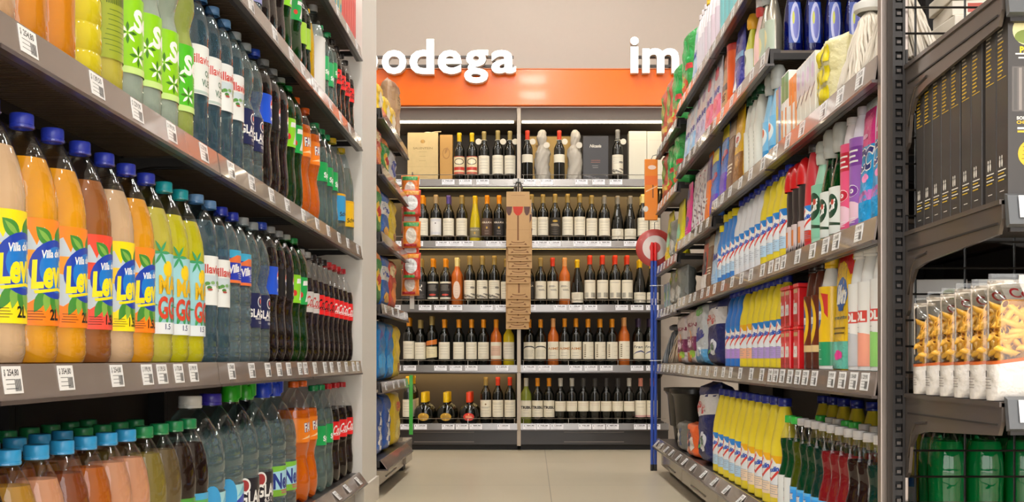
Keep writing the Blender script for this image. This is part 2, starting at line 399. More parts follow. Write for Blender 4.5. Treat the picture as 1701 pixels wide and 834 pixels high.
def seven(a, R, h):
    for o in (0, PI*R*.98):
        x = .006-o
        a.poly([(x-.026, h*.86), (x+.026, h*.9), (x+.026, h*.76), (x+.0, h*.12), (x-.018, h*.1), (x+.006, h*.72), (x-.028, h*.69)], WH)
    a.ell(-.03, h*.35, .009, .009, T('d8362c'), 14)
for k, l, lb, cp in (('seven_lime', 'green soda bottle, lime label', '8fdc28', '9ba19c'), ('seven_green', 'green soda bottle, emerald label', '14a84a', '1d9a4c')):
    bottle(k, l, PEP, SHELL('79c47e', .05, 3, .6), TEA('6f9a50', .35), .32, (.0168, .3645, .384, cp), (.178, .262, seven, T(lb)), seg=24, petal=.16)
COK_0 = [(.0005, .012), (.02, .01), (.034, .001), (.043, .008), (.0475, .028), (.0485, .055), (.0475, .075), (.0445, .1), (.0435, .125), (.045, .145), (.047, .158), (.047, .225), (.0475, .232), (.0465, .25), (.042, .272), (.034, .296), (.0245, .318), (.018, .332), (.0145, .339), (.0185, .341), (.0185, .343), (.0145, .344), (.0145, .35)]
COK = [(r*0.94 if r > .0195 else r, z*1) for r, z in COK_0]
def coke(hx, small=False):
    def fn(a, R, h):
        for o in (0, PI*R): a.text('Coca-Cola', .006-o, h*.56, .105, h*.52, T(hx), .3, .02, .04)
        a.poly([(-.05, h*.22), (-.01, h*.3), (.03, h*.22), (.055, h*.3), (.03, h*.17), (-.01, h*.25)], T(hx)); a.ell(-.055, h*.25, .009, .009, WH if hx != 'c23a34' else T(hx), 12)
    return fn
for k, l, lb, tx, cp in (('coke_light', 'cola bottle, silver white label', 'cfc9c4', 'c23a34', 'a8a9a8'), ('coke_zero', 'cola bottle, red label, black cap', 'f02224', '180a0a', '18100f'), ('coke_red', 'cola bottle, red label, red cap', 'f02224', 'f6f0ee', 'd8202a')):
    bottle(k, l, COK, SH, COLA, .268, (.0168, .3405, .36, cp), (.159, .224, coke(tx), T(lb)), seg=22, petal=.16, lname='cola')
FAN = [(.0005, .012), (.02, .01), (.034, .001), (.044, .01), (.05, .04), (.051, .07), (.047, .105), (.041, .135), (.042, .155), (.047, .175), (.0495, .19), (.0495, .265), (.05, .275), (.047, .297), (.039, .32), (.028, .34), (.019, .353), (.0145, .358), (.0185, .36), (.0185, .362), (.0145, .363), (.0145, .37)]
def fanta(a, R, h):
    a.text('FANTA', .004, h*.66, .085, .03, T('20347e'), 0, .09, .1); a.text('FANTA', .004, h*.66, .083, .028, WH, 0, .03, .1)
    leaf(a, .03, h*.92, .03, .008, .5, T('3f9a3c')); a.poly([(-.05, .01), (-.01, .022), (.04, .012), (.03, .006), (-.01, .014)], T('ffd9a8'))
bottle('fanta', 'orange soda bottle, orange cap', FAN, SH, LIQ('f57a12', .4), .29, (.0168, .3595, .379, 'ee6a1a'), (.19, .265, fanta, T('f98614')), seg=26, petal=.16)
SPR = COK
def sprite(a, R, h):
    a.poly([(.012+.013*(1 if i % 2 else .5)*math.cos(i*PI/5), h*.72+.013*(1 if i % 2 else .5)*math.sin(i*PI/5)) for i in range(10)], T('ffe62c'))
    a.text('Sprite', .002, h*.36, .07, .024, WH, .1, .04, .12)
bottle('sprite', 'clear soda bottle, green label', SPR, SHW, WATER('e0ebe4'), .275, (.0168, .3405, .36, '1d9a58'), (.159, .224, sprite, T('0fa552')), seg=22, petal=.16)
SCH = [(.0005, .01), (.034, .001), (.045, .006), (.05, .025), (.05, .15), (.0495, .21), (.046, .25), (.038, .29), (.028, .325), (.019, .35), (.0145, .357), (.0185, .359), (.0185, .361), (.0145, .362), (.0145, .37)]
def schw(a, R, h): a.text('Schweppes', 0, h*.28, .1, .022, T('3a2f14'), .2, .03, .15); a.rect(-PI*R, h-.008, PI*R, h, T('e8a818'))
bottle('schw', 'clear tonic bottle, yellow label and cap', SCH, SHW, WATER('e6e6de'), .3, (.0168, .358, .379, 'f0c820'), (.07, .17, schw, T('f2bd18')), seg=22)
bottle('schw_b', 'clear tonic bottle, blue label, yellow cap', SCH, SHW, WATER('e6e6de'), .3, (.0168, .358, .379, 'f0c820'), (.07, .17, schw, T('3a9bd0')), seg=22)
SER_0 = [(.0005, .008), (.03, .002), (.041, .006), (.0455, .02), (.046, .05), (.0455, .06), (.0455, .2), (.043, .215), (.039, .232), (.038, .245), (.0415, .262), (.0465, .28), (.0475, .3), (.044, .325), (.034, .35), (.024, .368), (.0165, .378), (.0145, .382), (.0185, .384), (.0185, .386), (.0145, .387), (.0145, .392)]
SER = [(r*1 if r > .0195 else r, z*0.96) for r, z in SER_0]
def ser(a, R, h):
    for k in (0, 1):
        o = k*PI*R
        a.text('Ser', .012-o, h*.7, .07, .042, WH, 0, .045)
        for cx, cy in ((-.035-o, h*.52), (-.012-o, h*.24)):
            for i in range(8): leaf(a, cx+.011*math.cos(i*PI/4), cy+.011*math.sin(i*PI/4), .018, .003, i*PI/4, WH if i % 2 else T('3c7a10'))
    a.rect(-PI*R, 0, PI*R, .012, T('c9e68c')); a.lines(.005, .035, h*.4, h*.44, 2, WH)
bottle('ser', 'pale citrus water bottle, lime green label', SER, SHW, TEA('f0f0dc', .7), .345, (.0168, .3675, .386, '4cb04a'), (.062, .198, ser, T('8fd010')), 'flavoured_water_bottle', seg=30)
bottle('ser_y', 'yellow citrus water bottle, green label', SER, SHW, TEA('ecec7a', .75), .345, (.0168, .3675, .386, '4cb04a'), (.062, .198, ser, T('4fbe1c')), 'flavoured_water_bottle', seg=30)
def blank(a, R, h): pass
def backlab(a, R, h): a.lines(-.05, .05, h*.1, h*.6, 9, T('55701c')); a.bars(-.045, .0, h*.68, h*.92, 12, T('44581c'))
bottle('j_peach', 'unlabelled cloudy peach juice bottle', SER, SH, LIQ('f2c898'), .34, (.0168, .3675, .386, '2b3fc4'), None, 'juice_bottle', seg=30)
bottle('j_orange', 'unlabelled vivid orange juice bottle', SER, SH, LIQ('ffae1c', .5), .34, (.0168, .3675, .386, '2b3fc4'), None, 'juice_bottle', seg=30)
bottle('j_yellow', 'unlabelled clear yellow drink bottle', RIB, SHELL('fffbe0'), TEA('fbf23a', .85), .33, (.0168, .351, .372, '2b3fc4'), None, 'juice_bottle', seg=30)
bottle('j_olive', 'yellow drink bottle, olive back label', SER, SH, TEA('eee25a', .8), .34, (.0168, .3675, .386, '4cb04a'), (.062, .198, backlab, T('9aa82c')), 'flavoured_water_bottle', seg=30)
bottle('lav', 'clear water bottle, lavender label', RIB, SHW, WATER('e4eef0'), .325, (.0168, .351, .372, '5a6ac8'), (.05, .15, blank, T('8f92c8')), 'water_bottle', seg=20)
bottle('white_big', 'white soda bottle, grey cap', SCH, SHW, LIQ('dedbd2', .2), .3, (.02, .358, .385, 'a5a5a0'), (.02, .25, blank, T('e4e2dc')), seg=22)
bottle('yellow_slim', 'slim yellow soda bottle', [(r*.6, z*.8) for r, z in SCH], SH, LIQ('f0c414'), .25, (.012, .286, .302, 'f0c414'), None, seg=18)
bottle('green_dark', 'dark green soda bottle', [(r*.8, z*.95) for r, z in COK], SHELL('5f9a5a'), TEA('2c5a24', .5), .25, (.0145, .323, .342, '9ba19c'), (.12, .2, blank, T('a6d040')), seg=18)
bottle('soda_green', 'clear soda bottle, green cap', [(r*.85, z*.92) for r, z in COK], SHW, WATER('e0ebe4'), .25, (.0145, .313, .331, '1d9a58'), (.1, .2, sprite, T('2fae66')), seg=18)
TER = [(.0005, .006), (.03, .001), (.04, .006), (.0425, .02), (.0425, .045), (.0415, .05), (.0415, .165), (.0425, .172), (.0435, .19), (.0425, .215), (.038, .245), (.03, .27), (.021, .287), (.016, .295), (.0145, .298), (.019, .3), (.019, .302), (.0145, .303), (.0145, .31)]
def ced(a, R, h): a.rect(-PI*R, h-.02, PI*R, h, T('e8404a')); a.ell(0, h*.5, .02, .02, T('8fc08a')); a.rect(.03, 0, .05, h, T('d8405a')); a.rect(.037, h*.3, .042, h*.7, WH)
def terma(tp):
    def fn(a, R, h):
        for o in (0, PI*R): a.text('Terma', .0-o, h*.62, .085, .032, WH, 0, .035); a.lines(-.022-o, .022-o, h*.2, h*.36, 3, WH, .003)
        a.rect(-PI*R, h-.014, PI*R, h, T(tp))
    return fn
for k, l, hx, kk in (('tea_amber', 'amber tea bottle, blue cap', 'd08c34', .75), ('tea_yellow', 'golden tea bottle, blue cap', 'dcaa44', .75), ('tea_red', 'red brown tea bottle, blue cap', 'a85a30', .75), ('tea_or', 'deep orange tea bottle, blue cap', 'd87a2c', .8), ('tea_pink', 'peach pink tea bottle, blue cap', 'eeb088', .9), ('tea_dark', 'dark cola-coloured tea bottle, blue cap', '2a1410', .9)):
    bottle(k, l, TER, SH, TEA(hx, kk), .27, (.0185, .299, .321, '2f9fdc'), (.05, .163, ced, T('5a9a4a')), 'iced_tea_bottle', seg=30)
for k, l, hx, kk, lb in (('terma_y', 'olive herbal drink bottle, yellow green label', 'a89648', .75, 'c8c41e'), ('terma_g', 'brown herbal drink bottle, green label', '84704a', .8, '6fae2c'), ('terma_d', 'dark herbal drink bottle, green label', '33221a', .85, '4f9a3c'), ('terma_b', 'dark herbal drink bottle, blue green label', '2a1c18', .9, '3a94a8')):
    bottle(k, l, TER, SH, TEA(hx, kk), .27, (.0185, .299, .321, '158a50'), (.05, .163, terma({'terma_b': '4aa8d8'}.get(k, lb)), T({'terma_b': '58a858'}.get(k, lb))), 'herbal_drink_bottle', seg=30)
BID = [(.0005, .008), (.05, .002), (.07, .006), (.077, .025), (.077, .055), (.0745, .06), (.077, .065), (.077, .15), (.0745, .155), (.077, .16), (.077, .19), (.0745, .195), (.077, .2), (.077, .225), (.072, .255), (.06, .285), (.044, .312), (.03, .33), (.024, .336), (.024, .345)]
def bidon(key, look, label, capc, scap=(.0265, .338, .366), sc=1., grip=None):
    pr = [(r*sc, z) for r, z in BID]
    ex = []
    if grip:
        g = MB(); c = P(grip, .35, .2)
        g.lathe([(.021, .34), (.022, .342), (.022, .375), (.02, .378), (.0005, .378)], c, 20); g.box(-.028, .028, -.011, .011, .378, .386, c, .003); g.prism([(-.011, .34), (-.028, .352), (-.028, .385), (-.011, .385)], -.009, .009, c, 'x')
        ex = [('carry_handle', g.mesh('carry_handle'))]
    bottle(key, look, pr, SHW, WATER('dfeaea'), .27, None if grip else (scap[0], scap[1], scap[2], capc), label, 'water_jug', 'water jug', 32, extra=ex)
def bvds(a, R, h):
    a.poly([(-.1, 0), (.1, 0), (.1, h*.95), (.06, h*.8), (.0, h*.72), (-.04, h*.5), (-.05, .01)], T('2a46b8')); a.ell(-.06, h*.66, .03, .045, T('3f9fd8')); a.poly([(-.03, h*.66), (.0, h*.95), (.03, h*.75), (.01, h*.72)], T('6fc4e0'))
    a.text('Villa del Sur', .03, h*.3, .13, .032, WH, .25, .035, .2)
bidon('bid_vds', 'large clear water jug, blue and aqua label', (.066, .15, bvds, T('a8dce4')), '3a2fa8')
bidon('bid_white', 'large clear water jug, white cap', (.066, .15, bvds, T('a8dce4')), 'd8d6d2')
def bgla(a, R, h): a.ell(-.06, h*.78, .02, .02, WH, 18); a.ell(-.06, h*.78, .015, .015, T('a83a3a'), 18); a.text('GLACIAR', 0, h*.42, .15, .035, WH, 0, .03); a.text('6,5 L', -.03, h*.12, .035, .014, WH); a.ell(.05, h*.8, .012, .004, WH); a.ell(.05, h*.8, .004, .012, WH)
bidon('bid_glac', 'large clear water jug, dark label', (.066, .15, bgla, T('1d1a26')), '', sc=.94, grip='2fae22')
def bnes(a, R, h): a.poly([(-PI*R, h), (PI*R, h), (PI*R, h*.7), (0, h*.86), (-PI*R, h*.7)], T('7fc440')); a.text('Nestlé', .0, h*.5, .12, .045, T('24388c'), 0, .04); a.rect(-PI*R, .0, PI*R, h*.22, T('7fb83a')); a.lines(-.035, .035, h*.08, h*.16, 2, T('c05a6a'), .004)
bidon('bid_nes', 'water jug, blue handle, green label', (.066, .15, bnes, T('a8d8ea')), '', sc=.86, grip='2448d0')
def carton(key, look, hx, side, w=.05):
    m = MB(); m.box(-w/2, w/2, -.03, .03, 0, .2, P(hx, .4, .2), .002)
    a = Art(); a.rect(-w*.42, .02, w*.42, .17, P(side, .4, .2)); a.ell(0, .1, w*.25, .04, P(hx, .4, .2)); m.art(a, flat(-.03))
    K[key] = Kind('drink_carton', 'carton', look, [(None, m.mesh('drink_carton'))], w/2, .03)
carton('crt_y', 'yellow drink carton with teal print', 'f2c81c', '2a9aa8'); carton('crt_r', 'plain red drink carton', 'e23a30', 'd02a24'); carton('crt_b', 'teal drink carton with yellow print', '2a9ab8', 'e8c024')
# ---------------------------------------------------------------- kinds: bags, pouches, cleaning goods
def bagT(w, h, tb, tt, mode, seed=0):
    def f(u, v):
        x = min(1, abs(2*u/w)); y = v/h
        if mode == 'pillow':
            e = max(0, 1-abs(2*y-1)**9)**.5; k = max(0, 1-x**5)**.5
            if y < .05 or y > .95: e *= .35
            t = tb*e
        else:
            k = max(0, 1-x**4)**.6; t = tb*(1-y)+tt*y
            if y > .9: t = min(t, .006)
        return .5*t*k*(1+.09*math.sin(31*u/w*1.3+seed+9*y)+.06*math.sin(23*y+seed*2+7*u/w))+.0006
    return f
def bagmesh(mb, w, h, tb, tt, mode, mat, seed=0, nx=12, nz=16):
    f = bagT(w, h, tb, tt, mode, seed); vs = []; fs = []
    for s in (-1, 1):
        for j in range(nz+1):
            for i in range(nx+1):
                u = w*(i/nx-.5); v = h*j/nz; sh = 1-.05*math.sin(PI*v/h) if mode == 'pillow' else 1
                vs.append((u*sh, s*f(u, v), v))
    n = (nx+1)*(nz+1)
    for s in (0, 1):
        for j in range(nz):
            for i in range(nx):
                a = s*n+j*(nx+1)+i; q = (a, a+1, a+nx+2, a+nx+1); fs.append(q if s == 0 else q[::-1])
    rim = [i for i in range(nx+1)]+[j*(nx+1)+nx for j in range(1, nz+1)]+[nz*(nx+1)+i for i in range(nx-1, -1, -1)]+[j*(nx+1) for j in range(nz-1, 0, -1)]
    for a, b in zip(rim, rim[1:]+rim[:1]): fs.append((a, n+a, n+b, b))
    mb.add(vs, fs, mat, True)
    def mp(u, v, e):
        sh = 1-.05*math.sin(PI*max(0, min(h, v))/h) if mode == 'pillow' else 1
        return (u*sh, -f(u, v)-e-.0008, v)
    return mp
def pouch(key, look, w, h, tb, tt, hx, artfn, name='detergent_pouch', cat='pouch', mode='doy', seed=0, film=True):
    m = MB(); mp = bagmesh(m, w, h, tb, tt, mode, FOIL(hx) if film else P(hx, .4), seed)
    if artfn:
        a = Art(); artfn(a, w, h); m.art(a, mp, w/12, h/16, .00015)
    K[key] = Kind(name, cat, look, [(None, m.mesh(name))], w/2, tb/2)
def Fm(hx): return FOIL(hx)
def eco(a, w, h):
    a.rect(-w*.44, h*.62, w*.44, h*.93, Fm('e0318a')); a.rect(-w*.44, h*.02, w*.44, h*.64, Fm('1a9ad8')); a.rect(-w*.44, h*.2, w*.44, h*.28, Fm('c877c0'))
    a.text('CC', -.0, h*.53, w*.84, h*.2, WH, .15, .07); a.text('CC', 0, h*.53, w*.8, h*.18, T('23307e'), .15, .03); a.ell(w*.1, h*.38, w*.2, h*.035, Fm('f08ac0')); a.ell(-w*.1, h*.72, w*.2, h*.02, Fm('f6b0d4'))
pouch('eco', 'pink and blue detergent pouch, white edges', .085, .265, .05, .012, 'dfe6ea', eco)
def vivere(c1, c2, tx='Vívere'):
    def fn(a, w, h):
        a.rect(-w*.46, h*.02, w*.46, h*.45, Fm(c1)); a.ell(0, h*.8, w*.3, h*.1, Fm(c2)); tx and a.text(tx, 0, h*.52, w*.85, h*.14, T('3348a8'), .2, .03, .1); a.ell(w*.1, h*.3, w*.25, h*.1, Fm(c2)); a.lines(-w*.3, w*.3, h*.07, h*.16, 3, WH)
    return fn
pouch('p_pink', 'pink and white softener pouch', .15, .27, .05, .012, 'e8e4ee', vivere('ef7f9a', 'e8506e'))
pouch('p_white', 'white and lilac softener pouch', .13, .26, .05, .012, 'e6e6ea', vivere('c9c4dc', '9a94c0'))
pouch('p_lblue', 'light blue softener pouch', .14, .25, .05, .012, 'dde8f2', vivere('9cc8ee', 'b8d8f0'))
pouch('p_magenta', 'magenta detergent pouch', .12, .25, .05, .012, 'e0408a', vivere('d83a8c', '403a8a', ''))
pouch('p_print', 'white pouch with small dark print', .12, .26, .05, .012, 'ded8da', lambda a, w, h: [a.ell(w*.35*math.sin(i*2.3), h*(.1+.8*i/26), w*.1, h*.018, T(('7a6a70', 'b04a6a', '5a5a78')[i % 3]), 7, rot=i) for i in range(26)])
pouch('p_choc', 'brown pouch with cream lettering', .13, .26, .05, .012, '7d5a42', lambda a, w, h: (a.lines(-w*.35, w*.35, h*.26, h*.36, 3, T('e8dcc8'), .006), a.rect(-w*.46, h*.75, w*.46, h*.95, Fm('b8a890'))))
def ayup(a, w, h): a.rect(-w*.46, h*.8, w*.46, h*.98, Fm('f2e21c')); a.poly([(-w*.46, h*.4), (w*.46, h*.62), (w*.46, h*.76), (-w*.46, h*.78)], Fm('3f8fd8')); a.text('Ayudín', 0, h*.56, w*.86, h*.13, T('d83a3c'), .2, .05, .25); a.rect(-w*.46, h*.02, w*.46, h*.34, Fm('6a48c0'))
pouch('p_ayu', 'blue, violet and yellow detergent pouch', .14, .27, .05, .012, '4a78d0', ayup)
pouch('p_orange', 'orange stain remover pouch', .11, .28, .05, .012, 'f07a24', lambda a, w, h: (a.rect(-w*.46, h*.6, w*.46, h*.95, Fm('4a3a78')), a.lines(-w*.35, w*.35, h*.28, h*.33, 2, WH, .007)))
pouch('p_yelgreen', 'yellow pouch with green print', .2, .26, .06, .012, 'ece022', lambda a, w, h: (a.ell(0, h*.4, w*.3, h*.2, Fm('8fd8b0')), a.ell(0, h*.2, w*.34, h*.12, Fm('f0c81a'))), 'cleaning_cloth_pack', 'pack')
pouch('p_red', 'red and orange pouch with dark figure', .12, .24, .05, .012, 'd8604c', lambda a, w, h: (a.rect(-w*.46, h*.88, w*.46, h*.97, Fm('a89088')), a.ell(.1*w, h*.5, w*.3, h*.25, T('2a2844')), a.rect(-w*.46, 0, w*.46, h*.3, Fm('e0d8d0'))))
pouch('p_yelbrown', 'golden yellow wax pouch with brown foot', .14, .27, .05, .012, 'eebb18', lambda a, w, h: (a.ell(0, h*.6, w*.36, h*.09, WH), a.ell(0, h*.6, w*.2, h*.04, T('c83a34')), a.rect(-w*.46, h*.02, w*.46, h*.42, Fm('8a5a24')), a.ell(.1*w, h*.3, w*.2, h*.08, Fm('c8902c'))))
pouch('p_tri', 'violet blue detergent pouch with white peak', .14, .26, .05, .012, '3a3a9a', lambda a, w, h: (a.poly([(-w*.46, h*.6), (-w*.46, h*.98), (w*.4, h*.98)], Fm('5a58b8')), a.rect(-w*.46, h*.55, w*.46, h*.63, Fm('7fb8ea')), a.poly([(-w*.2, h*.12), (0, h*.42), (w*.1, h*.12)], WH)))
pouch('p_tan', 'tan pouch with brown lettering', .12, .26, .05, .012, 'c89a64', lambda a, w, h: (a.rect(-w*.46, h*.35, w*.46, h*.45, T('4a3424')), a.lines(-w*.35, w*.35, h*.2, h*.28, 3, T('4a3424'), .005), a.rect(-w*.46, h*.7, w*.46, h*.95, Fm('d8732a'))))
def procb(a, w, h):
    a.poly([(-w*.5, h*.92), (w*.5, h*.99), (w*.5, h*.78), (-w*.5, h*.66)], Fm('d82a2e')); a.ell(0, h*.72, w*.44, h*.17, Fm('f6c81e'), 22); a.ell(w*.04, h*.62, w*.32, h*.14, T('1f62b4'), 20); a.text('Blem', w*.06, h*.62, w*.54, h*.16, WH, .15, .05)
    a.rect(-w*.5, h*.02, w*.5, h*.24, Fm('64b8a4')); a.text('porcelanato', 0, h*.43, w*.8, h*.04, T('4a6470')); a.lines(-w*.36, w*.36, h*.3, h*.34, 2, T('6a5414'), .004); a.ell(w*.08, h*.13, w*.2, h*.04, T('d8408a'))
pouch('p_blem', 'tall yellow floor polish pouch, red corner', .12, .295, .05, .012, 'f2c41e', procb)
# skip-like bags, pet food, snack bags
def skip(a, w, h):
    a.poly([(-w*.48, h*.55), (w*.48, h*.62), (w*.48, h*.86), (-w*.48, h*.8)], Fm('e4e0e0')); a.text('Skip', -.0, h*.69, w*.7, h*.17, T('c8363a'), .25, .06, .1)
    a.ell(w*.14, h*.28, w*.22, h*.12, Fm('d2d4da'), 22); a.ell(w*.14, h*.28, w*.13, h*.07, Fm('1c2250'), 22); a.ell(w*.14, h*.28, w*.1, h*.05, Fm('3a7a4a')); leaf(a, -w*.2, h*.18, w*.5, w*.03, .8, Fm('5fa85a'))
pouch('skip', 'dark blue laundry bag with red lettering', .26, .36, .1, .03, '232a6a', skip, 'laundry_bag', 'bag', 'pillow')
pouch('skip_big', 'navy laundry bag with silver ring', .24, .4, .13, .02, '222a66', skip, 'laundry_bag', 'bag', 'pillow')
def ala(a, w, h): a.ell(0, h*.86, w*.3, h*.08, Fm('6ab858')); a.text('ala', 0, h*.5, w*.8, h*.2, T('2a3a90'), .25, .06, .15); a.rect(-w*.48, h*.02, w*.48, h*.26, Fm('5aa4d8')); a.ell(0, h*.22, w*.3, h*.08, Fm('e8f0f4'))
pouch('ala', 'white and blue laundry bag, green tip', .24, .36, .09, .03, 'd0d6dc', ala, 'laundry_bag', 'bag', 'pillow', 1)
def eras(a, w, h): a.text('ERASON', 0, h*.7, w*.86, h*.07, T('8a2a4a')); a.rect(-w*.48, h*.25, w*.48, h*.5, Fm('7a2a58')); a.ell(0, h*.38, w*.26, h*.07, T('e8d0e0')); a.ell(-w*.15, h*.14, w*.34, h*.09, Fm('e8802a')); a.ell(w*.2, h*.2, w*.2, h*.07, Fm('8fb838')); a.poly([(0, h*.62), (w*.2, h*.5), (w*.1, h*.42)], Fm('f0a050'))
pouch('eras', 'white, plum and orange pet food bag', .26, .36, .09, .03, 'cfc4c4', eras, 'pet_food_bag', 'bag', 'pillow', 2)
def petg(a, w, h): a.ell(w*.05, h*.62, w*.4, h*.24, Fm('0fa84a')); a.ell(0, h*.2, w*.34, h*.1, Fm('e85a24')); a.ell(-w*.15, h*.28, w*.2, h*.08, Fm('8fe03a')); a.rect(w*.1, h*.4, w*.44, h*.48, Fm('d83a3a')); a.ell(-w*.3, h*.5, w*.12, h*.3, Fm('d8b89a'))
pouch('petg', 'green and red pet food bag', .22, .3, .1, .03, '2c9a44', petg, 'pet_food_bag', 'bag', 'pillow', 3)
pouch('petr', 'red and tan pet food bag', .2, .3, .1, .03, 'c8604a', lambda a, w, h: (a.ell(0, h*.6, w*.3, h*.25, Fm('6aa84a')), a.rect(-w*.4, h*.2, w*.4, h*.3, Fm('d8b040'))), 'pet_food_bag', 'bag', 'pillow', 4)
def chips(key, look, hx, fn, w=.27, h=.36, t=.1, name='snack_bag', seed=0): pouch(key, look, w, h, t, .03, hx, fn, name, 'bag', 'pillow', seed)
def pehu(a, w, h): a.text('Pehu', 0, h*.42, h*.62, w*.42, WH, .1, .06, PI/2); a.ell(-w*.3, h*.14, w*.2, h*.08, Fm('2a66c0'))
chips('sn_blue', 'blue snack bag with white lettering', '1f58b4', pehu)
chips('sn_yel', 'yellow potato snack bag with red badge', 'e8c428', lambda a, w, h: (a.rect(-w*.2, h*.62, w*.3, h*.8, Fm('d85a38')), a.ell(0, h*.3, w*.34, h*.18, Fm('f0d878')), a.ell(.1*w, h*.25, w*.15, h*.08, Fm('d8a84a'))), seed=1)
chips('sn_sky', 'shiny sky blue snack bag', '1284d0', lambda a, w, h: (a.ell(0, h*.3, w*.4, h*.2, Fm('3aa8e8')), a.poly([(-w*.4, h*.5), (-w*.2, h*.85), (-w*.1, h*.8)], Fm('6a5ab0'))), seed=2)
chips('sn_yel_b', 'plain yellow snack bag with brown picture', 'e8c820', lambda a, w, h: (a.ell(w*.1, h*.2, w*.2, h*.1, Fm('9a6a3a')), a.ell(-w*.1, h*.6, w*.25, h*.15, Fm('f0d040'))), seed=3)
chips('sn_green', 'green snack bag with yellow lettering', '1f9a44', lambda a, w, h: (a.ell(0, h*.45, w*.3, h*.2, Fm('f0c81c')), a.rect(-w*.4, h*.8, w*.4, h*.92, Fm('f08a1c')), a.ell(0, h*.45, w*.2, h*.1, T('c8342c'))), seed=4)
chips('sn_multi', 'blue and white snack bag', '2a6ac0', lambda a, w, h: (a.rect(-w*.45, h*.5, w*.45, h*.75, Fm('e8e6e2')), a.text('Papas', 0, h*.62, w*.7, h*.14, T('2a4aa8'), .1, .05), a.ell(0, h*.2, w*.3, h*.1, Fm('e8a838'))), seed=5)
chips('sn_red', 'red and orange crinkled snack bag', 'd8442c', lambda a, w, h: (a.ell(.1*w, h*.35, w*.35, h*.2, Fm('f08a3a')), a.ell(-.1*w, h*.75, w*.3, h*.12, Fm('f0d8a0'))), seed=6)
chips('sn_tan', 'tan tostada bag with black lettering', 'c09664', lambda a, w, h: (a.text('Tos', 0, h*.6, w*.6, h*.16, BK, 0, .03), a.ell(0, h*.25, w*.4, h*.16, Fm('e0b070')), a.rect(-w*.4, h*.86, w*.4, h*.94, Fm('8a6248'))), seed=7)
chips('sn_white', 'silver white snack bag', 'cfcfd2', lambda a, w, h: (a.ell(0, h*.5, w*.3, h*.2, Fm('4a5ab0')), a.ell(w*.1, h*.2, w*.25, h*.1, Fm('f0c040'))), seed=8)
chips('sn_strip', 'small shiny snack packet', 'd8402c', lambda a, w, h: (a.ell(0, h*.5, w*.35, h*.28, Fm('e6e4e0')), a.rect(-w*.42, h*.8, w*.42, h*.95, Fm('f0a02c')), a.rect(-w*.42, h*.06, w*.2, h*.16, Fm('4aa04a'))), .1, .16, .05, 'hanging_snack_packet', 9)
chips('sn_strip_o', 'small orange snack packet', 'f0842c', lambda a, w, h: (a.ell(0, h*.45, w*.3, h*.3, Fm('e8dccc')), a.rect(-w*.42, h*.8, w*.42, h*.95, Fm('3a9a4a')), a.rect(-w*.42, h*.05, w*.3, h*.15, Fm('c8242c'))), .1, .16, .05, 'hanging_snack_packet', 10)
chips('sn_kraft', 'brown kraft paper snack bag', 'a98664', lambda a, w, h: (a.rect(-w*.4, h*.55, w*.4, h*.78, P('b8966e', .8)), a.lines(-w*.3, w*.3, h*.6, h*.74, 4, P('6a4a34', .8), .003), a.rect(-w*.45, h*.86, w*.45, h*.95, P('946a50', .8))), .2, .34, .09, 'kraft_snack_bag', 11)
chips('sn_low', 'small yellow snack pack', 'ecc42a', lambda a, w, h: (a.ell(0, h*.5, w*.3, h*.28, Fm('e8e0c8')), a.rect(-w*.4, h*.1, w*.4, h*.2, Fm('e88a8a'))), .2, .16, .08, 'snack_packet', 12)
# bleach and bottles of the cleaning shelves
def cbottle(key, look, prof, body, cap, label=None, name='cleaner_bottle', cat='bottle', sy=.75, seg=22, extra=None, liq=None, fill=0):
    parts = [('bottle', MB().lathe(prof, body, seg, sy=sy).mesh('bottle'))]
    if liq: parts.append(('liquid', MB().lathe(clip(prof, fill, .0013), liq, seg, sy=sy).mesh('liquid')))
    if cap: parts.append(('cap', (cap if isinstance(cap, MB) else capmb(*cap)).mesh('cap')))
    if label:
        z0, z1, fn, base, span = label
        R = max(r for r, z in prof if z0-.004 <= z <= z1+.004)+.0006; w = PI*R*span
        a = Art(); a.rect(-w, 0, w, z1-z0, base); fn(a, w, z1-z0)
        parts.append(('label', MB().art(a, wrapmap(R, z0, 1, sy)).mesh('label')))
    rm = max(r for r, z in prof)
    K[key] = Kind(name, cat, look, parts+(extra or []), rm, rm*sy)
def ayu(strip, foot):
    def fn(a, w, h):
        R_, B_ = T('e2443a'), T('2058c0')
        a.rect(-w, 0, w, h*.34, T(foot)); a.rect(-w, h*.3, w, h*.52, T('e8ecf0')); a.rect(-w, h*.82, w, h, T(strip))
        k = w*.62
        a.poly([(-k*1.1, h*.5), (k*.2, h*.95), (k*1.2, h*.68), (k*.1, h*.36)], WH); a.poly([(-k, h*.52), (k*.2, h*.92), (k*.25, h*.84), (-k*.7, h*.5)], R_); a.poly([(-k*.7, h*.48), (k*.1, h*.38), (k*1.15, h*.66), (k*1.05, h*.72), (k*.1, h*.46)], R_)
        a.text('Ayudín', k*.1, h*.64, k*1.7, h*.16, B_, .15, .06, .16); a.lines(-w*.5, w*.6, h*.08, h*.3, 5, T('8a94a8'))
    return fn
AYB = [(.0005, .002), (.05, 0), (.055, .004), (.055, .03), (.054, .16), (.05, .19), (.039, .23), (.027, .268), (.021, .285), (.0185, .292), (.0185, .3)]
AYS = [(.0005, .002), (.037, 0), (.0415, .004), (.0415, .03), (.0415, .15), (.0385, .168), (.031, .188), (.028, .2), (.0285, .212), (.025, .226), (.018, .238), (.0145, .244), (.0145, .25)]
YEL = LIQ('f0d83a', .3)
YPL = P('f1d934', .38, .15)
WPL = P('e6e6ea', .38, .15)
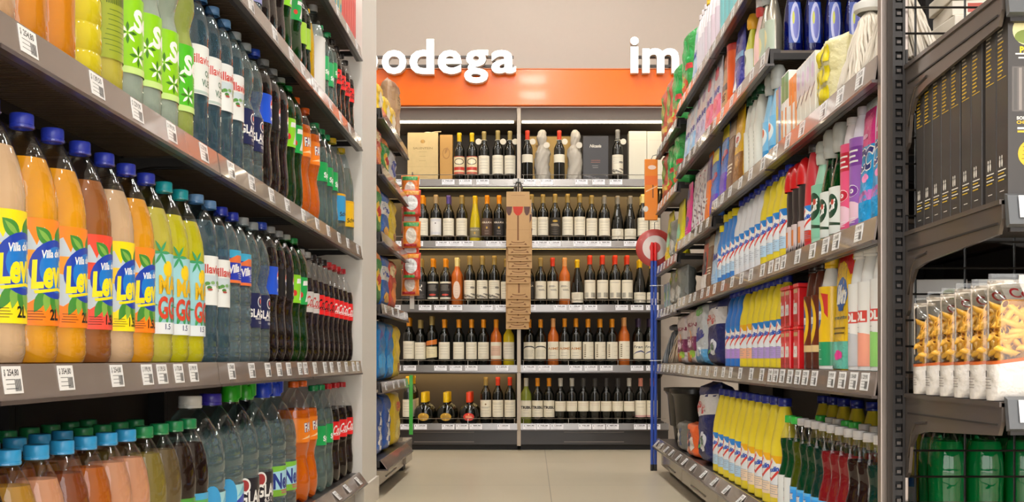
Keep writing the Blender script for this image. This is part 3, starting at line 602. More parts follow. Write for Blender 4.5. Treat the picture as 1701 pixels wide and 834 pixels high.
for k, l, pr, pl, lb, z0, z1, sp, cp in (('ayu_big_b', 'large yellow bleach bottle, blue label', AYB, YPL, ayu('2f86d8', 'b8d8f0'), .03, .15, .42, (.02, .291, .315, '24309a')), ('ayu_big_o', 'large yellow bleach bottle, orange label', AYB, YPL, ayu('f8b81c', 'f6dcc0'), .03, .15, .42, (.02, .291, .315, '24309a')),
        ('ayu_b', 'yellow bleach bottle, blue label', AYS, YPL, ayu('2f86d8', 'b8d8f0'), .03, .14, .42, (.0165, .244, .264, '24309a')), ('ayu_v', 'yellow bleach bottle, violet label foot', AYS, YPL, ayu('2f86d8', 'b49ad8'), .03, .14, .42, (.0165, .244, .264, '24309a')),
        ('ayu_o', 'yellow bleach bottle, orange label', AYS, YPL, ayu('f8b81c', 'f2b490'), .03, .14, .42, (.0165, .244, .264, '24309a')), ('ayu_w', 'white bleach bottle, blue and red label', AYS, WPL, ayu('2f86d8', 'dfe4ea'), .03, .14, .42, (.0165, .244, .264, '24309a')),
        ('ayu_bl', 'blue bleach bottle, yellow shoulder', AYS, P('2f78d0', .35, .2), ayu('2f86d8', 'b890dc'), .03, .14, .42, (.0165, .244, .264, '24309a')), ('ayu_yc', 'blue bleach bottle, yellow lid', AYS, P('3a86d8', .35, .2), ayu('4a96e0', 'b8d8f0'), .03, .14, .42, (.024, .222, .25, 'f0dc20'))):
    cbottle(k, l, pr, pl, cp, (z0, z1, lb, T('f2f0ee'), sp), 'bleach_bottle')
TALL = [(.0005, .002), (.03, 0), (.034, .004), (.034, .1), (.031, .16), (.026, .2), (.019, .235), (.015, .245), (.015, .25)]
def ico(c1):
    def fn(a, w, h):
        a.poly([(-w*.2, h*.66), (-w*.05, h*.8), (w*.1, h*.66)], T('e0523e')); a.rect(-w*.62, h*.52, w*.62, h*.66, T('d84a40')); a.text('ICOL', 0, h*.59, w*1.1, h*.11, WH, 0, .05)
        a.rect(-w, 0, w, h*.34, T(c1)); a.ell(0, h*.34, w*.9, h*.06, T(c1)); a.lines(-w*.5, w*.4, h*.4, h*.46, 2, T('9a9a9a'))
    return fn
for k, l, c1 in (('ico_g', 'white cleaner bottle, green label foot', '9ad878'), ('ico_o', 'white cleaner bottle, salmon label foot', 'f6a48c'), ('ico_s', 'white cleaner bottle, silver label foot', 'c4c6ca')):
    cbottle(k, l, TALL, P('ecebe8', .35, .2), (.018, .244, .268, 'e6e2de'), (.012, .19, ico(c1), T('eeedea'), .6), sy=.85)
def ho(c):
    def fn(a, w, h): a.rect(-w*.5, h*.68, w*.5, h*.9, T(c)); a.lines(-w*.4, w*.4, h*.72, h*.84, 3, WH, .004); a.text('ho', -w*.1, h*.42, w*.92, h*.19, WH, 0, .09); a.text('ho', -w*.1, h*.42, w*.9, h*.18, T(c), 0, .04); a.ell(0, h*.16, w*.5, h*.12, T('f0c8d8')); a.lines(-w*.4, w*.4, h*.03, h*.08, 2, WH)
    return fn
cbottle('ho_pink', 'pink cleaner bottle with white shoulder', TALL, P('e9dfe2', .35, .2), (.016, .244, .262, 'c9c2c4'), (.012, .2, ho('c8243e'), T('ec5a86'), .8), sy=.85)
cbottle('ho_purple', 'purple cleaner bottle with white shoulder', TALL, P('e2dcea', .35, .2), (.013, .244, .27, 'bdb6c2'), (.012, .2, ho('7a3a9a'), T('9a62b8'), .8), sy=.85)
SPRAY = [(.0005, .002), (.034, 0), (.039, .004), (.039, .09), (.034, .13), (.024, .165), (.0165, .19), (.0145, .2), (.0145, .206)]
def dome(hx, z=.2, r=.021, h=.072):
    return MB().lathe([(r*.8, z), (r*.95, z+.004), (r, z+.02), (r*.92, z+.03), (r*1.05, z+h*.5), (r*1.02, z+h*.8), (r*.75, z+h*.96), (.0005, z+h)], P(hx, .45, .1), 20)
def cif(hx):
    def fn(a, w, h): a.ell(0, h*.6, w*.42, h*.26, T('1f4a34'), 20, rot=-.3); a.text('Cif', 0, h*.6, w*.6, h*.2, WH, .2, .05, .25); a.poly([(-w, h*.1), (-w*.3, h*.28), (w, h*.18), (w, h*.14), (-w*.2, h*.2), (-w, .0)], T('2c4a36')); a.ell(w*.1, h*.68, w*.1, h*.06, T('c84a3a'))
    return fn
cbottle('cif_g', 'green trigger spray bottle, grey hood', SPRAY, SHELL('5fc48a', .06, 2.5, .5), dome('b3b4ae'), (.012, .12, cif(0), T('e6ece6'), .5), 'spray_bottle', sy=.7, liq=TEA('0f8f52', .6), fill=.175, seg=26)
cbottle('cif_m', 'pale green and white spray bottle', SPRAY, P('a8dcc0', .35, .2), dome('c2c4bc', .2, .018, .06), (.02, .15, cif(0), T('8fd0b0'), .6), 'spray_bottle', sy=.7)
cbottle('spray_blue', 'light blue spray bottle, pale grey hood', SPRAY, P('8fc8ea', .3, .2), dome('b9bbb6'), (.012, .12, lambda a, w, h: (a.ell(0, h*.6, w*.5, h*.25, T('e8f2f6')), a.ell(w*.1, h*.7, w*.2, h*.12, T('e0683a')), a.rect(-w, 0, w, h*.2, T('3a9ad8'))), T('7fc4ee'), .6), 'spray_bottle', sy=.7)
cbottle('spray_silver', 'glossy silver spray bottle, grey hood', SPRAY, P('b9b2a2', .18, .3, .6), dome('b9bbb6'), (.012, .12, lambda a, w, h: a.ell(0, h*.5, w*.4, h*.3, T('e8d89a')), T('b8c4b0'), .5), 'spray_bottle', sy=.7)
HAR = [(.0005, .002), (.026, 0), (.03, .004), (.029, .06), (.024, .1), (.026, .13), (.026, .16), (.023, .185), (.017, .2)]
cbottle('harpic', 'black bottle with curved red top', HAR, P('3a3030', .3, .3), MB().lathe([(.024, .175), (.025, .19), (.022, .215), (.013, .24), (.0005, .248)], P('e01f22', .3, .3), 18), (.01, .08, lambda a, w, h: a.rect(-w*.5, h*.2, w*.5, h*.8, T('e8843a')), T('d8c8c8'), .35), sy=.7)
cbottle('redlid', 'red cleaner bottle with grey lid', TALL, P('d83a44', .35, .2), (.017, .244, .265, '4a4446'), (.02, .11, ayu('2f86d8', 'd8402c'), T('e8e8ee'), .6), sy=.8)
def blemb(a, w, h): a.ell(0, h*.55, w*.5, h*.42, T('f2c222'), 20); a.ell(-w*.02, h*.58, w*.32, h*.26, T('2a5aa8'), 18); a.text('Blem', 0, h*.58, w*.6, h*.18, WH, .1, .05); a.rect(-w, 0, w, h*.12, T('e0c088'))
cbottle('blem_br', 'brown furniture polish bottle, yellow oval', TALL, P('5a2a1c', .25, .4), (.016, .244, .268, '2a1a16'), (.045, .185, blemb, T('6a2c18'), .6), 'polish_bottle', sy=.8)
cbottle('blem_w', 'white and green polish bottle, yellow cap', [(r*1.1, z) for r, z in TALL], P('eeebe4', .3, .3), (.017, .244, .275, 'f0c020'), (.012, .2, lambda a, w, h: (a.rect(-w, 0, w, h*.3, T('2f9a68')), a.poly([(-w*.3, h*.95), (w*.6, h*.9), (w*.6, h*.6)], T('d83a34')), a.ell(-w*.05, h*.64, w*.48, h*.34, T('f4c41c'), 22), a.ell(-w*.05, h*.66, w*.32, h*.2, T('2a5ab0'), 18), a.text('Blem', -w*.03, h*.66, w*.6, h*.16, WH, .1, .05), a.lines(-w*.4, w*.3, h*.08, h*.2, 2, WH)), T('f2c41e'), .6), 'polish_bottle', sy=.8)
def izab(key='iza'):
    m = MB(); rd = P('d8181e', .3, .3)
    m.box(-.025, .025, -.02, .02, 0, .105, rd, .004); m.box(-.026, .026, -.021, .021, .1055, .113, P('e8262a', .3, .3), .002); m.box(-.025, .025, -.02, .02, .1135, .215, rd, .004); m.box(-.026, .026, -.021, .021, .2155, .226, P('e8262a', .3, .3), .002)
    a = Art()
    for z in (.0, .113): a.poly([(-.022, z+.04), (-.022, z+.07), (.0, z+.095), (.022, z+.07), (.022, z+.04)], T('e0383c')); a.text('iza', -.002, z+.052, .042, .04, WH, .1, .05); a.rect(-.022, z+.012, .022, z+.03, T('c01418')); a.rect(-.022, z+.088, .022, z+.098, T('d8a878'))
    m.art(a, flat(-.02)); K[key] = Kind('cleaner_twin_pack', 'pack', 'red twin pack with white letters', [(None, m.mesh('cleaner_twin_pack'))], .026, .021)
izab()
cbottle('red_squat', 'red bottle with round red cap', AYS, P('d01c20', .3, .3), (.02, .242, .275, 'c8161c'), None, sy=.75)
NEX = [(.0005, .004), (.03, 0), (.035, .006), (.035, .09), (.033, .11), (.026, .135), (.0235, .155), (.0255, .175), (.0285, .195), (.028, .205), (.021, .228), (.0145, .244), (.0125, .249), (.0155, .251), (.0155, .253), (.0125, .254), (.0125, .26)]
def nex(a, w, h): a.text('Procenex', 0, h*.68, w*1.2, h*.34, T('1a2c90'), .1, .1, .1); a.text('Procenex', 0, h*.68, w*1.18, h*.3, WH, .1, .03, .1); a.poly([(-w, 0), (w, 0), (w, h*.2), (-w, h*.42)], T('2038b8')); a.rect(-w, h*.9, w, h, T('5ab4f0'))
for k, l, hx, kk in (('nex_teal', 'dark teal floor cleaner bottle', '123f34', .85), ('nex_dark', 'dark brown floor cleaner bottle', '2c1614', .9), ('nex_red', 'red floor cleaner bottle', 'a8242c', .75), ('nex_green', 'dark green floor cleaner bottle', '0f4a2a', .8), ('nex_olive', 'olive green floor cleaner bottle', '5a6a14', .75)):
    bottle(k, l, NEX, SH, TEA(hx, kk), .205, (.0158, .25, .27, 'c9c4c2'), (.012, .088, nex, T('2f9cf0' if k != 'nex_red' else '4a9cf0')), 'floor_cleaner_bottle', seg=24)
def pine(a, w, h): a.rect(-w*.12, h*.4, w*.12, h*.85, T('3a4a7a')); a.rect(-w*.3, h*.58, w*.3, h*.68, T('3a4a7a')); a.lines(-w*.3, w*.3, h*.3, h*.36, 2, T('d86a7a'), .004); a.ell(-w*.2, h*.14, w*.08, h*.04, T('4a7a4a'))
bottle('nex_pine', 'green disinfectant bottle, white label, lime cap', NEX, SH, TEA('0c5a2c', .75), .205, (.0158, .25, .27, '3ac84a'), (.012, .105, pine, T('e6e8e6')), 'disinfectant_bottle', seg=24)
cbottle('big_green', 'large green detergent bottle, grey cap', [(r*1.05, z*1.05) for r, z in BID], SHELL('6fd0a0', .05, 3, .5), (.028, .354, .385, 'a9a8a2'), None, 'detergent_jug', 'bottle', sy=.75, seg=28, liq=TEA('0c8a56', .55), fill=.28)
cbottle('blue_det', 'deep blue dish soap bottle', [(r*.72, z*1.25) for r, z in SPRAY], SHELL('5a8ad0', .06, 2.5, .5), (.013, .25, .275, 'd8d8d4'), (.03, .18, lambda a, w, h: (a.ell(w*.1, h*.5, w*.8, h*.5, T('b9bce0')), a.ell(w*.2, h*.5, w*.5, h*.4, T('7c80c8')), a.ell(-w*.2, h*.62, w*.2, h*.16, T('c8c84a'))), T('1c3f9c'), .2), 'dish_soap_bottle', sy=.62, liq=TEA('0a3a9a', .75), fill=.215)
cbottle('lime_sp', 'yellow green spray bottle, orange trigger', SPRAY, P('c9c93a', .3, .2), MB().lathe([(.016, .195), (.02, .205), (.02, .23), (.012, .25), (.0005, .255)], P('f0b02c', .4), 18), (.01, .12, lambda a, w, h: (a.ell(0, h*.7, w*.4, h*.2, T('3a5a3a')), a.lines(-w*.4, w*.4, h*.1, h*.4, 6, T('6a7a6a'))), T('d8dccc'), .5), 'spray_bottle', sy=.7)
cbottle('pink_sp', 'pale pink bottle with red collar', SPRAY, P('eec4bc', .3, .2), MB().lathe([(.016, .19), (.021, .2), (.021, .22), (.0005, .222)], P('d84a44', .4), 18).lathe([(.02, .222), (.021, .25), (.016, .275), (.0005, .28)], P('e8e4e2', .4), 18), None, 'cleaner_bottle', sy=.7)
cbottle('white_gcap', 'white plastic bottle with dark green cap', [(r*1.05, z*.96) for r, z in TALL], P('dfe0d6', .35, .1), (.02, .236, .268, '2a5a3c'), (.02, .15, lambda a, w, h: [a.rect(-w*.1, h*(.15+.1*i), w*.1, h*(.21+.1*i), T('6a7a6a')) for i in range(7)], T('e4e4da'), .4), sy=.8)
cbottle('white_bt', 'white softener bottle', [(r*.95, z) for r, z in TALL], P('e9e6ea', .35, .1), (.016, .244, .266, 'e8e2e6'), (.02, .15, blank, T('dcd6e0'), .4), 'softener_bottle', sy=.8)
cbottle('white_ycap', 'white softener bottle with yellow cap', [(r*.95, z) for r, z in TALL], P('ece6ec', .35, .1), (.018, .24, .285, 'f2c83a'), (.02, .15, blank, T('e0d0dc'), .4), 'softener_bottle', sy=.8)
cbottle('teal_bt', 'pale aqua bottle', [(r*1.1, z) for r, z in TALL], P('96cdd4', .35, .1), (.018, .244, .266, 'dfe6e6'), (.02, .18, blank, T('7fc4c8'), .4), 'softener_bottle', sy=.8)
def canister(key, look, hx, lid, r=.035, h=.24):
    m = MB().lathe([(.0005, 0), (r, 0), (r, h), (r*.3, h)], P(hx, .35, .2), 22); l2 = MB().lathe([(r*1.04, h-.004), (r*1.04, h+.02), (r*.95, h+.024), (.0005, h+.024)], P(lid, .35, .2), 22)
    K[key] = Kind('canister', 'canister', look, [('can', m.mesh('can')), ('lid', l2.mesh('lid'))], r, r)
canister('can_or', 'orange canister with dark red lid', 'ee5e1c', 'c0302a', .04, .22); canister('can_grey', 'clear grey jar with chrome lid', 'a3a3a0', 'd8d8d4', .03, .2)
def boxk(key, look, w, d, h, hx, artfn=None, name='product_box', cat='box', rough=.45):
    m = MB().box(-w/2, w/2, -d/2, d/2, 0, h, P(hx, rough, .15), .0025)
    if artfn: a = Art(); artfn(a, w, h); m.art(a, flat(-d/2), .5, 0, .0001)
    K[key] = Kind(name, cat, look, [(None, m.mesh(name))], w/2, d/2)
boxk('bx_or', 'orange and white freshener box', .04, .09, .16, 'f08a2c', lambda a, w, h: (a.rect(-w*.5, h*.02, w*.1, h*.55, T('f0ece8')), a.rect(w*.15, h*.1, w*.35, h*.7, T('f6c89a'))))
boxk('bx_og', 'orange box with green corner', .04, .09, .19, 'f2f0ec', lambda a, w, h: (a.rect(-w*.5, h*.6, w*.5, h*.98, T('1f9a58')), a.rect(-w*.5, .0, -w*.1, h*.5, T('f08a1c'))))
boxk('bx_white', 'cream box with slanted dark line', .045, .09, .165, 'e6e2d4', lambda a, w, h: (a.rect(-w*.5, h*.5, w*.5, h*.97, T('cfd2d8')), a.poly([(-w*.5, h*.35), (w*.5, h*.52), (w*.5, h*.55), (-w*.5, h*.39)], T('2a2622')), a.ell(0, h*.75, w*.3, h*.12, T('c8b0d0'))))
boxk('bx_silver', 'silver grey box with blue edge', .06, .1, .17, 'b9b8a4', lambda a, w, h: (a.rect(w*.1, 0, w*.5, h, T('6a8ad0')), a.ell(-w*.2, h*.6, w*.18, h*.12, T('d8c050'))), rough=.25)
boxk('jar_green', 'clear jar with green side', .07, .07, .14, 'a8b4b8', lambda a, w, h: (a.rect(w*.2, 0, w*.5, h*.9, T('1f9a50')), a.rect(-w*.5, h*.9, w*.5, h, T('5a5a68')), a.ell(-w*.1, h*.5, w*.2, h*.2, T('c8d84a'))), 'storage_jar', 'jar', .2)
# ---------------------------------------------------------------- room
def room():
    m, n, l, out = newmat('floor_tile'); b = n.new('ShaderNodeBsdfPrincipled'); b.inputs['Roughness'].default_value = .28; b.inputs['Specular IOR Level'].default_value = .45
    tc = n.new('ShaderNodeTexCoord'); mp = n.new('ShaderNodeMapping'); mp.inputs['Location'].default_value = (-.08, -.55, 0); l.new(tc.outputs['Object'], mp.inputs['Vector'])
    br = n.new('ShaderNodeTexBrick'); br.offset = 0; br.inputs['Scale'].default_value = 1; br.inputs['Brick Width'].default_value = 1.2; br.inputs['Row Height'].default_value = 1.2
    br.inputs['Mortar Size'].default_value = .0022; br.inputs['Color1'].default_value = lin('cfc3aa'); br.inputs['Color2'].default_value = lin('ccc0a7'); br.inputs['Mortar'].default_value = lin('93866f')
    l.new(mp.outputs['Vector'], br.inputs['Vector'])
    ns = n.new('ShaderNodeTexNoise'); ns.inputs['Scale'].default_value = 2.2; ns.inputs['Detail'].default_value = 5; l.new(tc.outputs['Object'], ns.inputs['Vector'])
    mr = n.new('ShaderNodeMapRange'); mr.inputs['To Min'].default_value = .93; mr.inputs['To Max'].default_value = 1.06; l.new(ns.outputs['Fac'], mr.inputs['Value'])
    sc = n.new('ShaderNodeVectorMath'); sc.operation = 'SCALE'; l.new(br.outputs['Color'], sc.inputs[0]); l.new(mr.outputs['Result'], sc.inputs['Scale']); l.new(sc.outputs['Vector'], b.inputs['Base Color'])
    l.new(b.outputs['BSDF'], out.inputs['Surface'])
    struct('floor', MB().box(-3.2, 3.2, -2.5, 8.3, -.1, 0, m))
    wall = P('c3b8ac', .75, var=.02)
    struct('wall_back', MB().box(-3.2, 3.2, 8.06, 8.2, 0, 4.0, wall))
    struct('wall_left', MB().box(-3.2, -3.06, -2.5, 8.06, 0, 4.0, wall)); struct('wall_right', MB().box(3.06, 3.2, -2.5, 8.06, 0, 4.0, wall))
    struct('ceiling', MB().box(-3.2, 3.2, -2.5, 8.2, 4.0, 4.1, P('e2ddd6', .8)))
    col = P('d9d4cb', .5, var=.02)
    c = MB().box(-1.45, -.678, 4.425, 4.83, 0, 4.0, col); struct('wall_column', c)
    struct('trim_column', MB().box(-1.46, -.668, 4.416, 4.842, 0, .1, P('d6cfc3', .35), .003))
    lit = P('fffdf9', .5, emit=58)
    hs = P('e8e8e8', .4)
    k = 0
    for x in (-2.2, 0, 2.2):
        for j, y in enumerate((-1.1, -.3, .5, 1.3, 2.1, 2.9, 3.7, 4.5, 5.3, 6.1, 6.9) if x == 0 else (-.3, 1.3, 2.9, 4.5, 6.1)):
            k += 1
            t = thing('ceiling_light', f'square recessed ceiling light, {nth(j+1)} from near end, {("left line","line over the aisle","right line")[int((x+2.2)/2.2+.01)]}', 'light', (x, y, 3.985), 0, 'recessed ceiling lights')
            part('frame', MB().box(-.17, .17, -.17, .17, -.0, .012, hs, .004), t); part('diffuser', MB().box(-.15, .15, -.15, .15, -.012, -.001, lit), t)
room()
# ---------------------------------------------------------------- shelving bays (local frame: front at y=0, goods face -y)
DK = P('2a2320', .45, .1); DK2 = P('1c1715', .55); RAIL = P('7c6f67', .2, .5); METAL = P('8a8078', .28, 0, .7); KICK = P('94887c', .25, .2, .35)
PRC = ['$ 354,80', '$ 254,80', '$ 199,90', '$ 139,50', '$ 175,00', '$ 229,90']
TAGM = []
for k, p in enumerate(PRC):
    m = MB(); m.box(-.026, .026, -.0012, 0, -.036, 0, P('ecebea', .4, .2)); a = Art()
    a.text(p[:1], -.021, -.009, .004, .01, BK, 0, .02); a.text(p[2:], .002, -.009, .032, .01, BK, 0, .02); a.lines(-.022, .012, -.03, -.018, 3, T('6a6a6a'), .001); a.bars(.004, .022, -.033, -.017, 8, BK)
    m.art(a, lambda u, v, e: (u, -.0012-e, v), .5); TAGM.append(m.mesh('price_tag'))
LTAG = []
for k, p in enumerate(['$ 1.250,00', '$ 989,90', '$ 745,00']):
    m = MB(); m.box(-.042, .042, -.0012, 0, -.034, 0, P('ecebf0', .4, .2)); a = Art()
    a.text(p[:1], -.033, -.01, .006, .012, BK, 0, .02); a.text(p[2:], .006, -.01, .05, .011, BK, 0, .03); a.lines(-.035, .036, -.03, -.02, 3, T('8a8a92'), .001)
    m.art(a, lambda u, v, e: (u, -.0012-e, v), .5); LTAG.append(m.mesh('price_tag'))
SLC = {}
def slatdeck(L, dep, solid=False):
    k = (round(L, 3), dep, solid)
    if k in SLC: return SLC[k]
    m = MB()
    if solid: m.box(.006, L-.006, .0, dep, -.014, 0, DK)
    else:
        m.box(.006, L-.006, 0, .03, -.012, 0, DK); m.box(.006, L-.006, .2, .235, -.012, 0, DK); m.box(.006, L-.006, dep-.03, dep, -.012, 0, DK)
        n = int((L-.02)/.0135)
        for i in range(n): x = .01+i*.0135; m.box(x, x+.0095, .03, dep-.03, -.008, 0, P('5a4c40', .4, .15))
    m.box(.006, L-.006, .0, .0105, -.05, -.012, DK); m.box(.006, L-.006, .2, .235, -.03, -.012, DK)
    SLC[k] = m.mesh('shelf'); return SLC[k]
def railmesh(L, tilt, hgt=.043, mat=None):
    m = MB(); m.prism([(-.001, .004), (-.005, .004), (-.006-tilt, -hgt), (-.002-tilt, -hgt)], .004, L-.004, mat or RAIL); m.prism([(-.004-tilt, -hgt), (-.009-tilt, -hgt), (-.009-tilt, -hgt-.006), (.012, -hgt-.006), (.012, -hgt)], .004, L-.004, P('4a403c', .3, .3)); return m
def bay(name, label, loc, rz, L, shelves, base, dep=.46, top=2.25, tilt=.006, tags=None, solid=False, tagm=None, rail=None, group=None, guard=False, ext=False, wire=False):
    t = thing(name, label, 'shelving', loc, rz, group)
    part('back_panel', MB().box(.0, L, dep+.02, dep+.035, .02, top, P('2e2622', .6) if not solid else P('4a4138', .5)), t)
    for x in (0, L):
        m = MB(); x0, x1 = (x+.001, x+.03) if x == 0 else (x-.03, x-.001)
        m.box(x0, x1, dep-.03, dep+.02, 0, top, DK2)
        part('upright', m, t)
    b = MB().box(.004, L-.004, .004, dep, base-.03, base, DK); part('base_deck', b, t)
    kp = MB(); kp.box(.004, L-.004, .016, .03, .035, base-.032, KICK if not solid else P('2c2725', .35, .1), .003)
    for z in (base-.055, .055): kp.box(L*.3, L*.7, .013, .0165, z-.003, z+.003, P('5a4e46' if not solid else '6a625c', .3))
    part('kick_panel', kp, t); part('plinth', MB().box(.01, L-.01, .06, dep, 0, .034, DK2), t)
    br = part('price_rail', railmesh(L, .03 if not solid else .006, .038, rail), t); br.location = (0, .004, base)
    for j, (xx, q) in enumerate((tags or {}).get('base', [])):
        g = part('price_tag', (tagm or TAGM)[q], br); g.location = (xx, -.0095 if solid else -.0105, -.002); g.rotation_euler = ((-.79 if not solid else -.13), 0, 0)
    for si, z in enumerate(shelves):
        s = part('shelf', slatdeck(L, dep, solid), t); s.location = (0, 0, z)
        part('price_rail', railmesh(L, tilt, .043, rail), s)
        for x in (.012, L-.012):
            part('shelf_bracket', MB().prism([(.0108, -.012), (.0108, -.03), (.13, -.03), (.3, -.06), (dep, -.1), (dep, -.012)], x-.006, x+.006, DK2), s)
        for xx, q in (tags or {}).get(si, []):
            g = part('price_tag', (tagm or TAGM)[q], s); g.location = (xx, -.0058, .001); g.rotation_euler = (-math.atan(tilt/.047), 0, 0)
        if guard:
            r = P('b8b0a6', .3, 0, .8); m = MB().tube([(.02, .012, .035), (L-.02, .012, .035)], .0022, r, 6)
            for x in (.03, L*.33, L*.66, L-.03): m.tube([(x, .012, 0), (x, .012, .035)], .002, r, 6)
            part('guard_wire', m, s)
    if guard:
        m = MB().tube([(.02, .012, base+.035), (L-.02, .012, base+.035)], .0022, P('b8b0a6', .3, 0, .8), 6)
        for x in (.03, L*.33, L*.66, L-.03): m.tube([(x, .012, base), (x, .012, base+.035)], .002, P('b8b0a6', .3, 0, .8), 6)
        part('guard_wire', m, t)
    return t
def spread(L, n, seed):
    r = random.Random(seed); return [(L*(i+.5+.3*(r.random()-.5))/n, r.randrange(6)) for i in range(n)]
R90 = PI/2
LSH = [.595, 1.047, 1.475, 1.83]
def ltags(y0, seed, near=None):
    d = {i: spread(1, 7 if i == 0 else 5, seed+i) for i in range(4)}; d['base'] = spread(1, 4, seed+9)
    if near: d[0] = [(y-y0, q) for y, q in near]
    return d
near_d = [(1267/(885-x), q) for x, q in ((10, 1), (100, 0), (186, 1), (237, 2), (262, 3), (290, 4), (315, 2))]
mid_d = [(1267/(885-x), q) for x, q in ((379, 0), (413, 1), (440, 2), (459, 3), (475, 4), (494, 5), (503, 2))]
for k, y0 in enumerate((1.40, 2.40, 3.40, .4)):
    bay('shelving_bay', f'dark soda shelving bay at the left of the aisle, {("nearest one in view","middle one in view","farthest, against the white column","just beside the camera")[k]}', (XL, y0, 0), R90, 1.0, LSH, .156, group='soda shelving bays', tags=ltags(y0, 40+k*20, (near_d, mid_d, None, None)[k]))
for k, (y0, L, sh) in enumerate(((2.168, .998, (.577, .881, 1.194)), (3.166, 1., (.577, .881, 1.19, 1.49, 1.78)), (4.166, 1., (.577, .881, 1.145, 1.49, 1.78)), (5.166, .83, (.577, .865, 1.10, 1.43, 1.728)))):
    tg = {i: spread(L, 6, 200+k*20+i) for i in range(len(sh))}; tg['base'] = spread(L, 4, 290+k)
    if k == 0:
        tg[0] = [(2.168+L-1250/(x-885), q) for x, q in ((1284, 0), (1293, 1), (1304, 2), (1317, 3), (1330, 4), (1343, 5), (1358, 1), (1387, 2), (1405, 3), (1424, 0), (1443, 5))]
        tg[1] = [(2.168+L-1250/(x-885), q) for x, q in ((1285, 0), (1296, 2), (1306, 1), (1330, 3), (1355, 4), (1377, 5), (1395, 0), (1433, 2))]
    t = bay('shelving_bay', f'dark cleaning goods shelving bay at right, {nth(k+1)} from the near steel post', (XR, y0+L, 0), -R90, L, sh, .177, group='cleaning shelving bays', tags=tg)
    if k == 0:
        st = P('a2958c', .3, 0, .8); m = MB().box(L-.004, L+.018, -.004, .05, 0, 2.3, st, .002)
        for z in (.3, .51, .72, .84, 1.07, 1.28, 1.5): m.box(L+.0175, L+.0185, .008, .012, z, z+.012, BK)
        part('steel_end_post', m, t)
bay('shelving_bay', 'dark snack shelving bay on the left beyond the white column', (XL+.01, 4.93, 0), R90, 1.03, (.50, .85, 1.17, 1.47, 1.72), .155, top=1.72, tags={i: spread(1, 4, 300+i) for i in (0, 1)})
eb = thing('shelf_end_base', 'low dark steel base unit closing the far end of the snack bay', 'base', (XL-.2, 6.16, 0))
part('panel', MB().box(-.2, .205, -.185, .12, .04, .165, KICK, .004), eb)
part('foot', MB().box(-.19, -.15, -.1, .0, 0, .04, DK2), eb); part('foot', MB().box(.14, .18, -.1, .0, 0, .04, DK2), eb)
# ---------------------------------------------------------------- filling the aisle shelves
FLAT = ('pouch', 'bag', 'box', 'pack', 'carton', 'jar', 'mop')
def solve(side, items, y0, y1, dx=0., yo=0., us=1.):
    pos = []; front = abs(XL if side < 0 else XR)+.012+dx
    for k, xe in items:
        kd = K[k]; t = abs(xe-CX)/F; s = math.sqrt(1+t*t)
        if kd.cat in FLAT: y = front/t-kd.hy*us
        else: y = (front+kd.hx*us-kd.hy*us*s)/t
        pos.append(y+yo)
    h = [K[k].hy*us*1.016+.0014 for k, _ in items]; n = len(items)
    if sum(2*x for x in h) > y1-y0: print('OVERFULL', items[0], sum(2*x for x in h), y1-y0)
    for _ in range(6000):
        for i in range(n-1):
            g = pos[i+1]-pos[i]-h[i]-h[i+1]
            if g < 0: pos[i] += g/2; pos[i+1] -= g/2
        if n:
            pos[0] = max(pos[0], y0+h[0]); pos[-1] = min(pos[-1], y1-h[-1])
    return pos
SEEN = {}
TURN = {'lev': .03, 'pepsi': 0., 'seven': -.12, 'ser': -.1, 'bid': .08, 'terma': .1, 'mango': .0, 'ayu': .0, 'cif': -.1, 'glac': 0., 'villav': .0, 'sprite': .2, 'ico': .2, 'nex': .2, 'blem': .2}
def row(side, z, where, items, y0, y1, dx=0., yo=0., group=None, look=None, sz=1., us=1.):
    zs = {i: t[2] for i, t in enumerate(items) if len(t) > 2}; items = [t[:2] for t in items]
    pos = solve(side, items, y0, y1, dx, yo, us); r = random.Random(int(z*1000)+side)
    front = abs(XL if side < 0 else XR)+.012+dx
    n0 = SEEN.get(where, 0)
    for i, ((k, xe), y) in enumerate(zip(items, pos)):
        kd = K[k]; x = side*(front+kd.hx*us)
        fl = kd.cat in FLAT
        rz = -side*(R90 if fl else R90+TURN.get(k.split('_')[0], .12))+(0 if fl else (r.random()-.5)*.16)
        lb = f'{kd.look}, {nth(n0+i+1)} from near end of {where}' if not look else f'{look(k)}, {nth(i+1)} from near end, {where}'
        put(kd, lb, (x, y, z+.0006), rz, group or 'goods on the '+where, (us, us, us*zs.get(i, sz)))
    SEEN[where] = n0+len(items)
    return pos
L = -1; Rr = 1
row(L, LSH[0], 'eye-level soda shelf', [('lev_brown', 5), ('lev_peach', 55), ('lev_peach', 105), ('lev_orange', 145), ('lev_orange', 185), ('lev_brown', 214), ('lev_peach_s', 248), ('lev_orange_s', 275), ('mango_a', 295), ('mango_b', 319), ('mango_b', 340), ('villav', 363), ('villav', 378), ('vds', 391), ('vds', 405), ('glac', 424), ('glac', 437), ('pepsi_blue', 453), ('pepsi_black', 466), ('pepsi_black', 479), ('seven_lime', 490), ('seven_green', 502), ('coke_light', 515), ('coke_light', 531), ('coke_zero', 540), ('coke_zero', 547), ('coke_zero', 555), ('coke_red', 563), ('coke_red', 571), ('coke_red', 578), ('coke_red', 587)], 1.2, 4.39)
row(L, LSH[1], 'middle soda shelf', [('j_peach', 30), ('j_peach', 66), ('j_orange', 100), ('j_orange', 139), ('j_yellow', 172), ('j_olive', 211), ('ser', 248), ('ser', 277), ('ser', 303), ('ser_y', 328), ('villav_b', 352), ('villav_b', 371), ('villav', 383), ('villav', 398), ('glac', 418), ('glac', 431), ('pepsi_blue', 446), ('pepsi_black', 458), ('pepsi_black', 470), ('seven_lime', 487), ('seven_green', 500), ('fanta', 517), ('fanta', 532), ('sprite', 545), ('sprite', 554), ('sprite', 562), ('schw_b', 574), ('schw', 590)], 1.2, 4.39)
